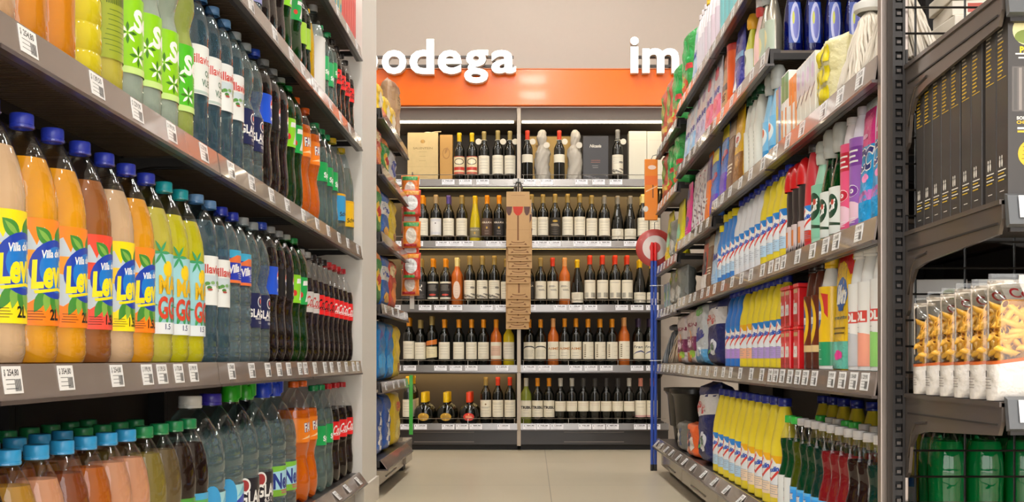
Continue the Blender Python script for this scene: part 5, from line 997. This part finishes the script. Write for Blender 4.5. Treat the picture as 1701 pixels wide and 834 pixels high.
ROWS = {
 ('top', 'left', 1.80): [(763, 'b', 'd', YE, 'red', 1.03), (784, 'b', 'd', YE, 'red', 1.03), (804, 'b', 'd', OL, 'plain', 1.06), (827, 'b', 'd', OL, 'plain', 1.08), (847, 'b', 'd', OL, 'plain', 1.07)],
 ('top', 'right', 1.80): [(876, 'b', 'd', RD, 'band', 1.08), (929, 'b', 'd', RD, 'band', 1.08), (1026, 'b', 'd', GY_, 'print', 1.1)],
 ('second', 'left', 1.39): [(682, 'b', 'd', OL, 'plain', 1), (702, 'b', 'd', OR, 'plain', 1), (724, 'b', 'd', TN, 'lila', 1.01), (745, 'b', 'd', VI, 'plain', 1), (767, 'b', 'd', OL, 'plain', 1), (789, 'h', 'y', YE, 'killw', .99), (809, 'b', 'd', OR, 'killa', 1), (829, 'b', 'd', OR, 'killd', 1), (849, 'b', 'd', OR, 'killd', 1)],
 ('second', 'right', 1.39): [(883, 'b', 'd', OL, 'Tplain', 1.02), (902, 'b', 'd', OL, 'Tplain', 1.02), (922, 'b', 'd', OL, 'darkg', 1.03), (943, 'b', 'd', OL, 'Tplain', 1.03), (963, 'b', 'd', OL, 'Tplain', 1.03), (983, 'b', 'd', OL, 'plain', 1), (1004, 'b', 'd', GY_, 'plain', 1), (1026, 'u', 'd', GY_, 'short', .99), (1047, 'u', 'd', GY_, 'short', .99), (1068, 'b', 'd', CRM, 'plain', 1.02), (1088, 'b', 'd', CRM, 'plain', 1.02)],
 ('third', 'left', .965): [(676, 'b', 'd', OL, 'ruca', 1), (699, 'b', 'd', OL, 'ruca', 1), (719, 'b', 'd', OR, 'frame', 1), (740, 'b', 'd', OR, 'frame', 1), (759, 'b', 'r', CRM, 'oval', 1.02), (780, 'b', 'd', OL, 'print', 1.06), (801, 'b', 'd', OL, 'print', 1.06), (821, 'b', 'd', OL, 'print', 1.06), (841, 'b', 'd', OL, 'plain', 1.0)],
 ('third', 'right', .965): [(878, 'b', 'd', OL, 'killd', 1), (898, 'b', 'd', OL, 'fad', 1.02), (918, 'b', 'd', RD, 'fad', 1.02), (938, 'b', 'r', PE, 'fad', 1.02), (959, 'u', 'd', YE, 'short', .98), (980, 'b', 'd', RD, 'tor', 1.07), (1001, 'b', 'd', RD, 'tor', 1.07), (1022, 'b', 'd', RD, 'tor', 1.07), (1042, 'b', 'd', RD, 'tor', 1.07), (1063, 'u', 'd', YE, 'tor_b', .98), (1084, 'u', 'd', YE, 'tor_b', .98)],
 ('fourth', 'left', .563): [(679, 'b', 'd', OR, 'tall', 1.02), (698, 'b', 'd', OL, 'plain', .97), (717, 'b', 'd', OL, 'diag', 1.05), (738, 'b', 'd', OR, 'plain', .98), (762, 'b', 'd', OR, 'plain', .98), (783, 'b', 'd', OR, 'plain', .98), (803, 'b', 'd', OR, 'plain', .98), (824, 'b', 'r', OR, 'rosel', .98), (845, 'b', 'y', YE, 'plain', .98)],
 ('fourth', 'right', .563): [(879, 'b', 'd', OR, 'arc', .98), (898, 'b', 'd', OR, 'arc', .98), (919, 'b', 'r', PE, 'aime', 1), (938, 'b', 'd', OR, 'aime', 1), (957, 'b', 'd', OR, 'aime', 1), (977, 'b', 'd', OR, 'embl', .99), (997, 'b', 'd', OR, 'embl', .99), (1017, 'b', 'd', OR, 'embl', .99), (1037, 'b', 'r', PE, 'embl', 1.02), (1061, 'b', 'd', PL, 'fran', 1), (1080, 'b', 'd', PL, 'fran', 1)],
 ('bottom', 'left', .175): [(678, 'b', 'd', YE, 'plain', 1), (807, 'b', 'd', OL, 'crest', .98), (827, 'b', 'd', RD, 'plain', .98), (847, 'b', 'd', RD, 'plain', .98)],
 ('bottom', 'right', .175): [(874, 'b', 'g', SV, 'tri', .96), (893, 'b', 'd', OR, 'tri', .96), (912, 'b', 'd', OR, 'tri', .96), (931, 'b', 'd', SV, 'half', .96), (950, 'b', 'd', SV, 'half', .96), (969, 'b', 'd', BLK, 'half', .96), (988, 'b', 'd', BLK, 'half', .96), (1007, 'b', 'd', BLK, 'half', .96), (1026, 'b', 'd', BLK, 'half', .96), (1045, 'b', 'd', SV, 'half', .96), (1064, 'b', 'd', PK, 'pinkf', .96), (1083, 'b', 'd', PK, 'pinkf', .96)]}
for (lv, sd, z), its in ROWS.items():
    for i, (x, bk, g, cp, lb, sc) in enumerate(its):
        look = f'{GN[g]} wine bottle, {CN[cp]} capsule, {LN.get(lb, "cream label")}'
        wine(wx(x), z, bk, g, cp, lb, f'{look}, {nth(i+1)} from left, {lv} {sd} wine shelf', YB, sc, f'wine bottles on the {lv} wine shelves')
        deep = {'top': 0, 'second': 1, 'third': 1, 'fourth': 1}.get(lv, 4 if x == 678 else 0)
        for d in range(deep):
            wine(wx(x), z, bk, g, cp, lb if deep > 1 else None, f'{GN[g]} wine bottle, {CN[cp]} capsule, {"behind" if deep == 1 else nth(d+1)+" behind"} the {nth(i+1)} bottle, {lv} {sd} shelf', YB+.082*(d+1), sc, f'wine bottles standing in the back rows')
# round flasks
def flask(capc, labc, tx):
    k = ('fl', capc)
    if k not in K:
        pr = [(.0005, .004), (.05, 0), (.055, .006), (.066, .035), (.068, .06), (.062, .09), (.045, .115), (.02, .128), (.0155, .14), (.0155, .17)]
        b = MB().lathe(pr, GD, 26, sy=.5); c = MB().lathe([(.017, .14), (.019, .142), (.019, .205), (.017, .209), (.0005, .21)], P(capc, .35, .2), 18)
        a = Art().ell(0, .045, .038, .026, P(labc, .45, .1), 24); a.ell(0, .045, .035, .0235, P({'d8a838': 'c89a2c'}.get(labc, 'e0382c'), .45, .1), 24); a.lines(-.026, .026, .04, .048, 2, P('f4e4b0', .5) if labc != 'd8a838' else T('7a5210'), .003); a.ell(0, .06, .004, .004, P('f0d060', .4), 8)
        K[k] = Kind('round_wine_flask', 'bottle', '', [('flask', b.mesh('flask')), ('cap', c.mesh('cap')), ('label', MB().art(a, wrapmap(.0695, 0, 1, .5)).mesh('label'))], .068, .034)
    return K[k]
for i, (x, cp, lc, tx, nm) in enumerate(((704, 'e8c010', 'd8a838', 'Tordos', 'yellow-capped flask, gold oval label'), (741, 'e8c010', 'd8a838', 'Tordos', 'yellow-capped flask, gold oval label'), (779, 'e0401c', 'd83a2c', 'Borgoña', 'red-capped flask, red oval label'))):
    for d in range(4):
        put(flask(cp, lc, tx), f'round dark {nm}, {nth(i+1)} file from left, {("front","second","third","rear")[d]} of its file', (wx(x, YB-.02), YB-.02+.075*d, .1756), 0, 'round flasks on the bottom wine shelf')
# gift boxes and wrapped bottles on the top wine shelf
t = thing('wooden_wine_case', 'pale pine wine case standing at left on the top wine shelf', 'case', (wx(703, 7.52), 7.5, 1.8006)); wd = P('d9bd84', .6, var=.1); ww = .1
part('box', MB().box(-ww, ww, 0, .12, 0, .325, P('cdae74', .6, var=.1)), t)
m = MB().box(-ww-.003, ww+.003, -.008, -.0005, 0, .33, wd, .002); a = Art(); a.text('SALENTEIN', 0, .225, .13, .014, T('8a6a3a'), 0, .01); a.ell(0, .27, .016, .013, T('b0843a'), 12); a.lines(-.03, .03, .14, .2, 3, T('9a7a4a'), .0015); a.lines(-.045, .045, .03, .045, 2, T('9a7a4a'), .002); a.rect(-ww, .1, ww, .101, T('b09460')); m.art(a, flat(-.008), .5); part('lid', m, t)
part('label_disc', MB().lathe([(.0005, 0), (.024, 0), (.024, .006), (.0005, .006)], P('e8dcc0', .6), 20).tube([(.02, 0, .003), (.05, .0, .01), (.09, 0, .012)], .004, P('e0d0a8', .6), 6), t).location = (.03, .03, .332)
boxk('bx_tube', '', .085, .085, .315, 'c8964a', lambda a, w, h: (a.ell(0, h*.6, w*.3, h*.12, T('a87430'), 14), a.ell(0, h*.6, w*.24, h*.1, P('c8964a', .5), 14), leaf(a, .0, h*.66, .05, .008, 1.2, T('a87430'))), 'wooden_wine_box', 'case', .5)
put('bx_tube', 'narrow golden wooden wine box beside the pine case', (wx(742, 7.53), 7.53, 1.8006))
boxk('bx_pineL', '', .3, .03, .34, 'd8b060', lambda a, w, h: (a.rect(-w*.17, 0, -w*.16, h, T('b8904a')), a.rect(w*.16, 0, w*.17, h, T('b8904a')), a.ell(-.1, h*.8, .01, .01, T('9a7030'), 8)), 'wooden_wine_case', 'case', .6)
put('bx_pineL', 'flat honey pine case leaning behind the red-capped bottles', (wx(916, 7.66), 7.68, 1.8006))
boxk('bx_nero', '', .172, .1, .305, '302c2c', lambda a, w, h: (a.text('Nicasia', 0, h*.78, w*.45, h*.07, T('d8d0c0'), .25, .03), a.lines(-w*.2, w*.2, h*.42, h*.46, 2, T('c86a4a'), .002), a.lines(-w*.15, w*.15, h*.3, h*.34, 2, T('c8c0b4'), .0015), [a.ell(-w*.45+w*.9*((i*.618) % 1), h*(.02+.13*((i*.37) % 1)), w*.04, h*.014, T('6a6462'), 7) for i in range(24)]), 'wine_gift_box', 'box')
put('bx_nero', 'black wine gift box with white script on the top wine shelf', (wx(989, 7.52), 7.53, 1.8006))
boxk('bx_cream', '', .12, .12, .34, 'e6dfc8', lambda a, w, h: a.rect(-w*.4, h*.82, w*.4, h*.825, T('c8c0a8')), 'wine_gift_box', 'box', .6)
put('bx_cream', 'tall cream wine gift box beside the sketch label bottle', (wx(1058, 7.55), 7.55, 1.8006), 0, 'cream gift boxes'); put('bx_cream', 'tall cream wine gift box farthest right on the top wine shelf', (wx(1088, 7.55), 7.555, 1.8006), 0, 'cream gift boxes')
def wrapped(seed):
    r = random.Random(seed); m = MB(); c = P('b9b1a4', .75, var=.1)
    pr = [(.0005, 0), (.046, 0), (.05, .02), (.048, .1), (.049, .19), (.04, .22), (.026, .245), (.03, .27), (.033, .3), (.026, .335), (.014, .35), (.0005, .352)]
    m.lathe([(a_[0]+(b_[0]-a_[0])*q/5, a_[1]+(b_[1]-a_[1])*q/5) for a_, b_ in zip(pr, pr[1:]) for q in range(5)]+[pr[-1]], c, 40, sharp=180)
    m.v = [(x*(1+.07*math.sin(9*math.atan2(y, x)+60*z+seed)+.05*math.sin(17*math.atan2(y, x)-110*z)+.05*math.sin(130*z+seed))+.005*math.sin(33*z+seed), y*(1+.07*math.sin(7*math.atan2(y, x)-75*z)+.05*math.sin(15*math.atan2(y, x)+140*z)), z) for x, y, z in m.v]; return m
for i, x in enumerate((901, 955)):
    t = thing('paper_wrapped_bottle', f'bottle wrapped in white tissue paper, {("left","right")[i]} of the two on top wine shelf', 'bottle', (wx(x), YB+.02, 1.8006), i*2., 'tissue wrapped bottles'); part('paper_wrap', wrapped(i*3+1), t)
    part('seal', MB().lathe([(.0005, 0), (.021, 0), (.021, .003), (.0005, .003)], P('ded6c4', .6), 18), t).location = (.028, -.045, .24); t.children[-1].rotation_euler = (R90, 0, 0); t.rotation_euler = (0, 0, 0)
for i, (x, dx) in enumerate(((804, -1), (827, 1), (847, 1), (876, 1), (929, 1), (1026, 1))):
    t = thing('bottle_neck_tag', f'round cream neck tag on a cord, {nth(i+1)} from left on top wine shelf', 'tag', (wx(x)+dx*.036, YB-.022, 2.065), 0, 'neck tags on the top wine shelf')
    part('disc', MB().lathe([(.0005, -.0015), (.02, -.0015), (.02, .0015), (.0005, .0015)], P('e4dac4', .6), 18), t).rotation_euler = (R90, 0, 0)
    part('cord', MB().tube([(0, .0, .0), (-dx*.02, .002, .012), (-dx*.036, .003, .012)]+[(-dx*.036+.019*math.sin(q), .022-.019*math.cos(q), .012) for q in (.8, 1.6, 2.4, 3.14, 3.9, 4.7, 5.5, 6.2)], .0016, P('e8e0cc', .7), 6), t)
# strip of kraft wine-glass bags
hk = thing('bag_hook', 'black wire hook holding the kraft wine bags on the post', 'hook', (wx(861, 7.37), 7.375, 1.72))
part('wire', MB().tube([(0, .022, .08), (0, -.005, .08), (0, -.012, .06), (0, -.008, .02), (0, -.012, -.02)], .004, BK, 8), hk); part('plate', MB().box(-.035, .035, .018, .024, .055, .085, P('d8d6d2', .4)), hk)
part('cord_bundle', MB().tube([(-.022, -.012, -.03), (-.026, -.014, .02), (-.012, -.016, .055), (.012, -.016, .055), (.026, -.014, .02), (.022, -.012, -.03)], .006, T('2c2824'), 8), hk)
def kraft():
    kb = P('c09a6c', .8, var=.06); m = MB().box(-.076, .076, -.004, .004, 0, .36, kb, .002); a = Art(); q = P('7a5030', .7)
    for cx in (-.058, 0, .058):
        rx = .034 if cx == 0 else .02; a.poly([(cx-rx, .262), (cx+rx, .262), (cx+rx*.8, .225), (cx+rx*.3, .205), (cx-rx*.3, .205), (cx-rx*.8, .225)], P('c0341e' if cx == 0 else '5a3a34', .6))
    a.rect(-.005, .04, .005, .205, q); a.ell(0, .032, .045, .009, q, 18); a.ell(0, .035, .04, .006, kb, 18); a.rect(-.06, .012, .06, .0145, q); a.rect(-.076, .11, .076, .1108, q); a.poly([(-.06, .012), (-.05, .022), (-.04, .018), (-.05, .01)], q); a.poly([(.06, .012), (.05, .024), (.04, .018), (.05, .01)], q)
    a.rect(-.045, .335, .045, .3362, q); m.art(a, flat(-.004), .5)
    K['kraft'] = Kind('wine_gift_bag', 'bag', '', [('bag', m.mesh('bag')), ('cord_handle', MB().tube([(-.03, 0, .355), (-.028, 0, .385), (0, 0, .395), (.028, 0, .385), (.03, 0, .355)], .002, T('3a2a20'), 6).mesh('cord_handle'))], .076, .004)
kraft()
for i, py in enumerate((410, 423, 434, 446, 459, 471, 497, 510, 522, 535, 547)):
    y = 7.27+.0095*i; z = H+(CY-py)*y/F
    put('kraft', f'flat kraft paper wine bag with printed glass, {nth(i+1)} from top of hanging stack', (wx(860.5+(0, 3, 2.5, 4, 1, -.5, 1.5, -1, 2, .5, -1)[i], y), y, z), 0, 'kraft wine bags hanging on the post')
# things on the far end of the right gondola
t = thing('hanging_display_pack', 'tall orange hanging pack at the far end of cleaning shelves', 'pack', (.642, 6.045, 1.36)); m = MB().box(-.035, .035, -.012, .012, 0, .33, P('f28a12', .35, .2), .003); a = Art()
a.ell(.004, .285, .022, .012, T('f0d8c8')); a.rect(.006, .12, .012, .2, T('7a3a10')); a.poly([(-.03, .15), (.03, .18), (.03, .186), (-.03, .158)], T('f6c89a')); a.rect(-.035, .19, .035, .24, T('f0741a')); a.ell(-.03, .06, .014, .016, T('e8e0d8')); m.art(a, flat(-.012), .5); part('pack', m, t); part('hang_loop', MB().tube([(0, 0, .33), (.01, .0, .35), (.03, 0, .355)], .002, BK, 6), t)
t = thing('toy_disc', 'round red and white ringed disc hanging behind the blue broom handles', 'disc', (.668, 6.1, 1.215)); m = MB().lathe([(.0005, .012), (.03, .012)], P('c43a34', .35, .2), 36).lathe([(.03, .012), (.068, .009)], P('e2d8d0', .35, .2), 36).lathe([(.068, .009), (.1, .003), (.104, 0), (.1, -.004), (.0005, -.004)], P('b8433c', .35, .2), 36)
o = part('disc', m, t); o.rotation_euler = (R90, 0, 0); part('hanger', MB().tube([(0, .006, .1), (0, .006, .14), (.02, .006, .15)], .002, BK, 6), t)
for i, x in enumerate((.648, .6665)):
    t = thing('broom', f'blue broom handle with red tip, {("left","right")[i]} of the tied pair at far end', 'broom', (x, 6.05, 0), 0, 'blue broom handles')
    part('handle', MB().lathe([(.0005, .03), (.0085, .03), (.0085, 1.16), (.0005, 1.16)], P('2a4fb4', .3, .3), 14), t); part('tip', MB().lathe([(.0088, 1.14), (.0092, 1.15), (.0092, 1.225), (.006, 1.24), (.0005, 1.242)], P('e02222', .35, .3), 14), t); part('foot', MB().lathe([(.0005, 0), (.009, 0), (.0092, .035), (.0005, .035)], BK, 14), t)
    part('sticker', MB().art(Art().rect(-.002, 0, .002, .035, WH), wrapmap(.0087, .9, 1, 1), .001), t)
for i, z in enumerate((1.005, .598)):
    pts = [(.657+(.0205 if c > 0 else -.0205)*abs(c)**.5, 6.05+.011*s, z) for c, s in [(math.cos(q*PI/8), math.sin(q*PI/8)) for q in range(16)]]
    t = thing('cable_tie', f'white cable tie around the two blue handles, {("upper","lower")[i]}', 'tie', (.657, 6.05, z)); m = MB().tube(pts, .0022, WH, 6, True); m.v = [(a-.657, b-6.05, c-z) for a, b, c in m.v]; part('loop', m, t); part('tail', MB().box(.02, .05, -.012, -.009, -.001, .003, WH), t)
# ---------------------------------------------------------------- end display facing the camera
EX, EY = .705, 2.118
t = thing('end_display_rack', 'dark steel end display rack with pasta facing the camera', 'shelving', (EX, EY, 0))
BR = P("5d534c", .28, .2, .4); B2 = P('221d1b', .5)
m = MB(); m.box(-.022, -.017, -.005, .028, 0, 2.3, B2); m.box(-.003, .002, -.005, .028, 0, 2.3, B2); m.box(-.018, -.002, .005, .028, 0, 2.3, P('0e0c0b', .6))
for i in range(84): z = .02+i*.0272; m.box(-.018, -.002, -.004, .006, z, z+.011, B2); m.box(-.014, -.006, -.0045, .0, z+.015, z+.021, P('4a4440', .3, 0, .6))
part('slotted_upright', m, t)
o = part('slotted_upright', MB().box(.6, .624, -.005, .028, 0, 2.3, B2), t)
m = MB(); wr = P('15110f', .4)
for i in range(46): z = .03+i*.05; m.tube([(.0, .018, z), (.6, .018, z)], .0022, wr, 6)
for i in range(7): x = .03+i*.095; m.tube([(x, .021, 0), (x, .021, 2.3)], .0022, wr, 6)
part('wire_grid', m, t)
for z, up in ((.541, 0), (.847, 0), (1.163, 0)):
    s = part('shelf', MB().box(.012, .6, -.435, -.012, -.012, 0, P('4a413c', .4, .1)).box(.012, .6, -.446, -.436, -.05, 0, B2), t); s.location = (0, 0, z)
    for x in (0, .6):
        b = MB(); pl = [(-.005, -.0), (-.438, -.002), (-.438, -.03), (-.425, -.052), (-.12, -.066), (-.06, -.075), (-.032, -.1), (-.02, -.15), (-.008, -.16), (.004, -.15), (.004, -.0)]
        b.prism(pl, x+.0025, x+.0085, BR)
        b.prism([(-.005, -.0005), (-.438, -.0005), (-.438, -.008), (-.005, -.008)], x-.001, x+.012, BR); b.prism([(-.425, -.034), (-.02, -.036), (-.02, -.039), (-.425, -.037)], x+.0005, x+.003, B2)
        b.tube([(x+.0025, -.12, -.05), (x+.0025, -.06, -.055), (x+.0025, -.035, -.075), (x+.0025, -.022, -.12)], .003, BR, 6)
        b.prism([(-.005, .03), (.012, .03), (.012, -.03), (-.005, -.03)], x+.003, x+.007, B2)
        part('shelf_bracket', b, s)
    r = MB().prism([(-.438, .008), (-.45, .004), (-.458, -.04), (-.446, -.044)], .006, .6, P('55575a', .35, .2)); part('price_rail', r, s)
    if z < 1:
        g = MB().box(-.045, .045, -.0012, 0, -.034, 0, T('e6e7ec')); a = Art(); a.text('$', -.033, -.009, .008, .013, BK, 0, .05); a.text('COLAVITA', -.008, -.023, .056, .005, T('3a3a3a')); a.text('Codigo 28880', -.01, -.03, .05, .004, T('5a5a5a')); g.art(a, lambda u, v, e: (u, -.0012-e, v), .5); o = part('price_tag', g, s); o.location = (.066, -.4525, .003); o.rotation_euler = (-.18, 0, 0)
part('base_deck', MB().box(.0, .6, -.43, .0, .1, .13, B2).box(.0, .6, -.42, -.41, .0, .1, BR), t)
# black pasta boxes
w = .125; m = MB().box(0, w, 0, .0405, 0, .293, P('3a3532', .45, .15), .0015); a = Art(); yl = P('d8b428', .45); wt_ = P('e8e4da', .5)
sp = Art()
for i in range(16): sp.rect(.004, .285-.0062*i, .018+.008*((i*37) % 5)/5, .2872-.0062*i, P('b8b0a0', .5) if i < 7 else yl)
sp.rect(.003, .1872, .034, .1884, yl)
for x in (.012, .02): sp.ell(x, .058, .0028, .0065, wt_, 8); sp.ell(x, .067, .002, .003, wt_, 8)
for i in range(4): sp.rect(.006, .046-.005*i, .034-.006*(i % 2), .0478-.005*i, wt_ if i % 2 == 0 else yl)
sp.rect(.012, .014, .028, .0152, wt_)
m.art(sp, lambda u, v, e: (-e, .0405-u, v), .5)
f = Art(); f.ell(.03, .255, .023, .023, P('e0d8a0', .5), 26); f.ell(.03, .245, .02, .011, P('7a8a3a', .5), 18); f.ell(.034, .258, .006, .009, P('c89a7a', .5), 12); f.rect(.028, .24, .042, .25, P('d8d4d0', .5)); f.text('PASTA', .036, .225, .036, .011, P('e8c81c', .5), 0, .04); f.lines(.01, .062, .212, .218, 2, wt_, .0022)
f.rect(.006, .132, .1, .2, P('5a524c', .12)); [f.rect(.009+.0075*i, .134, .0135+.0075*i, .198, P('8a8078' if i % 2 else '4a443e', .15)) for i in range(12)]
f.text('SOLO GRANO', .038, .122, .05, .005, wt_, 0, .04); f.text('CHEF ITALIANO', .04, .1155, .054, .005, yl, 0, .04); f.lines(.012, .07, .105, .1052, 1, wt_, .003); f.lines(.012, .07, .1, .1002, 1, yl, .003); f.ell(.036, .068, .021, .021, yl, 28); f.lines(.02, .05, .06, .078, 4, P('8a6a10', .5)); f.rect(.03, .018, .09, .019, wt_)
m.art(f, lambda u, v, e: (u, -e, v), .5)
K['pasta_box'] = Kind('pasta_box', 'box', '', [(None, m.mesh('pasta_box'))], .02, .06)
for i in range(9):
    y = 1.683+.0435*i+(.012 if i > 1 else 0)+(.004 if i > 3 else 0)
    o = put('pasta_box', f'tall black pasta box with yellow print, {nth(i+1)} from front of its file', (EX+.013+.002*((i*3) % 3), y if i < 8 else y-.002, .8478), 0, 'black pasta boxes on the end display')
# penne bags
def penne_bag():
    W, Hh, D = .15, .195, .058
    pen = MB(); pc = P("efb43c", .35, .1, var=.1); pin = P('a8681a', .6); r = random.Random(5)
    def tubep(c, d, L, R):
        d = d.normalized(); u = d.orthogonal().normalized(); w_ = d.cross(u); sl = .9; v = []
        for e in (-1, 1):
            for rad in (R, R*.72):
                for j in range(9):
                    q = 2*PI*j/9; off = e*L/2+sl*R*math.cos(q)
                    v.append(tuple(c+d*off+u*rad*math.cos(q)+w_*rad*math.sin(q)))
        f = []
        for j in range(9):
            k = (j+1) % 9; f += [(j, k, 18+k, 18+j), (j, 9+j, 9+k, k), (18+j, 18+k, 27+k, 27+j)]
        pen.add(v, f, pc, True); pen.add(v, [(9+j, 27+j, 27+(j+1) % 9, 9+(j+1) % 9) for j in range(9)], pin, True)
    n = 0
    for face in range(3):
        for i in range(60 if face == 0 else 26):
            z = .075+.068*r.random()
            if face == 0: c = Vector((-.06+.12*r.random(), -D/2+.011+.006*r.random(), z)); d = Vector((r.random()-.5, 0, r.random()-.35)); d.y = .15*d.length*(r.random()-.5)
            else: s_ = -1 if face == 1 else 1; c = Vector((s_*(W/2-.015-.005*r.random()), -D/2+.025+(D-.05)*r.random(), z)); d = Vector((.25*(r.random()-.5), .8*(r.random()-.5), r.random()-.3))
            if d.length < .1: d = Vector((0, 0, 1))
            tubep(c, d, .036, .0052)
    pen.box(-W/2+.024, W/2-.024, -D/2+.02, D/2-.02, .06, .155, P('b87e20', .6))
    def ring(z, W_, D_, n=36, p=3.4):
        o = []
        for q in range(n):
            t_ = 2*PI*q/n; c_, s_ = math.cos(t_), math.sin(t_)
            o.append((math.copysign(abs(c_)**(2/p), c_)*W_/2, math.copysign(abs(s_)**(2/p), s_)*D_/2, z))
        return o
    def sec(z):
        f = 1-.1*math.sin(PI*min(1, z/.16))
        if z < .012: d_ = .72+.28*(z/.012)**.5
        elif z < .155: d_ = 1
        else: d_ = max(.05, 1-(z-.155)/.028)
        return W*(1+.02*(1-d_)), D*d_*(1+.03*math.sin(60*z))
    def loft(mb, zs, mat, grow=0., slope=0.):
        v = []; n = 36
        for k, z in enumerate(zs):
            w_, d_ = sec(z)
            r_ = ring(z, w_+grow*2, d_+grow*2)
            if slope and k >= len(zs)-2: r_ = [(x, y, zz+slope*x) for x, y, zz in r_]
            v += r_
        f = [(k*n+i, k*n+(i+1) % n, (k+1)*n+(i+1) % n, (k+1)*n+i) for k in range(len(zs)-1) for i in range(n)]
        mb.add(v, f, mat, True)
    b = MB(); loft(b, [0, .004, .012, .04, .08, .12, .15, .16, .168, .176, .184, .195], SHELL('fbfaf6', .06, 3, .5, .1))
    wh = FOIL("dbd5ce"); lo = MB(); loft(lo, [0, .003, .008, .014, .03, .055, .066], wh, .0006, .14)
    lo.add([p for p in ring(.001, sec(.001)[0], sec(.001)[1])], [tuple(range(36))], wh)
    loft(lo, [.066, .0662], T('c8622a'), .0009, .14); loft(lo, [.0658, .071], T('c8622a'), .0008, .14)
    v0 = len(lo.v)
    def front(u, v, e): w_, d_ = sec(v); return (u, -(d_/2)*max(.02, 1-abs(2*u/w_)**3.4)**(1/3.4)-e-.0008, v)
    def left(u, v, e): w_, d_ = sec(v); return (-w_/2*max(.02, 1-abs(2*u/d_)**3.4)**(1/3.4)-e-.0009, -u, v)
    a = Art(); a.rect(-.012, .036, -.007, .046, BK); a.lines(-.018, .012, .018, .032, 4, T('8f8680')); lo.art(a, left, .004, .01, .0001)
    a = Art(); a.rect(-.05, .02, .03, .04, T('d9cfc6')); lo.art(a, front, .008, .01, .0001)
    hi = MB(); a = Art(); a.rect(-W*.2, .15, W*.46, .193, wh); a.text('Colavita', .022, .172, .085, .017, T('c8283a'), 0, .02); hi.art(a, front, .008, .004, .0001)
    a = Art(); a.rect(-.003, .08, .003, .185, FOIL('d8cdc0')); a.lines(-.0025, .0025, .1, .18, 9, T('b8aca0'), .0016); hi.art(a, left, .004, .004, .0001)
    K['penne'] = Kind('pasta_bag', 'bag', 'clear bag of penne pasta with white foot', [('bag_film', b.mesh('bag_film')), ('penne', pen.mesh('penne')), ('printed_foot', lo.mesh('printed_foot')), ('header', hi.mesh('header'))], .075, .029)
penne_bag()
for i in range(6):
    o = put('penne', f'clear penne pasta bag with white foot, {nth(i+1)} from front on the end display', (EX-.004+.076, 1.714+.066*i, .5418), (.0, .01, -.01, .01, .0, -.01)[i], 'penne bags on the end display', (1, 1, (1, .98, .97, .95, .94, .9)[i]*1.0))
    for c in o.children:
        if c.name.startswith('penne'): c['kind'] = 'stuff'
# packs seen through the wire grid
boxk('flatpk', '', .15, .13, .03, 'ddd4c4', lambda a, w, h: (a.rect(-w*.3, h*.2, w*.0, h*.8, T('b8442c')), a.rect(w*.1, h*.3, w*.4, h*.7, T('8a9a6a'))), 'flat_food_pack', 'pack', .4)
for i in range(5): put('flatpk', f'flat pale pack with red print lying in a stack, {nth(i+1)} from bottom', (.905+.006*(i % 2), 2.27, 1.1946+.031*i), .06*(i % 3-1), 'flat packs behind the wire grid')
pouch('yelbag', '', .2, .2, .08, .03, 'd8c87a', lambda a, w, h: (a.ell(-w*.1, h*.5, w*.3, h*.25, Fm('ecd24a')), a.ell(w*.25, h*.3, w*.15, h*.15, Fm('e8e4dc')), a.rect(w*.2, h*.5, w*.45, h*.9, Fm('6a8a3a'))), 'food_bag', 'bag', 'pillow', 3)
put('yelbag', 'yellow food bag lying on the stack of flat packs behind grid', (.915, 2.27, 1.352), 0)
boxk('whitebx', '', .11, .08, .19, 'c9c6c2', lambda a, w, h: (a.poly([(-w*.3, h*.2), (0, h*.6), (w*.1, h*.2)], T('b8463a')), a.rect(-w*.25, h*.06, w*.25, h*.14, T('3a3432')), a.ell(w*.2, h*.8, w*.2, h*.1, T('8a9a3a'))), 'white_pouch_pack', 'pack', .3)
for i in range(3): put('whitebx', f'pale grey pack behind the wire grid, {nth(i+1)} from aisle above the penne', (.83+.13*i, 2.3, .5776), .1*(i-1), 'pale packs behind the wire grid')
# ---------------------------------------------------------------- camera, world, view
cam = bpy.data.cameras.new('camera'); co = bpy.data.objects.new('camera', cam); C.objects.link(co)
co.location = (0, 0, H); co.rotation_euler = (R90, 0, 0); cam.sensor_width = 36; cam.lens = F/1701*36
cam.shift_x = -(CX-850.5)/1701; cam.shift_y = (CY-417)/1701; cam.clip_start = .05
sc = bpy.context.scene; sc.camera = co
wd_ = bpy.data.worlds.new('store'); sc.world = wd_; wd_.use_nodes = True
wd_.node_tree.nodes['Background'].inputs[0].default_value = (1, .985, .965, 1); wd_.node_tree.nodes['Background'].inputs[1].default_value = 4.0
v = sc.view_settings; v.view_transform = 'Standard'; v.look = 'None'; v.gamma = 1; v.use_curve_mapping = False; v.exposure = -.16
cy = sc.cycles; cy.max_bounces = 10; cy.diffuse_bounces = 4; cy.glossy_bounces = 3; cy.transmission_bounces = 8; cy.transparent_max_bounces = 24; cy.caustics_reflective = False; cy.caustics_refractive = False; cy.use_denoising = True; cy.sample_clamp_indirect = 6
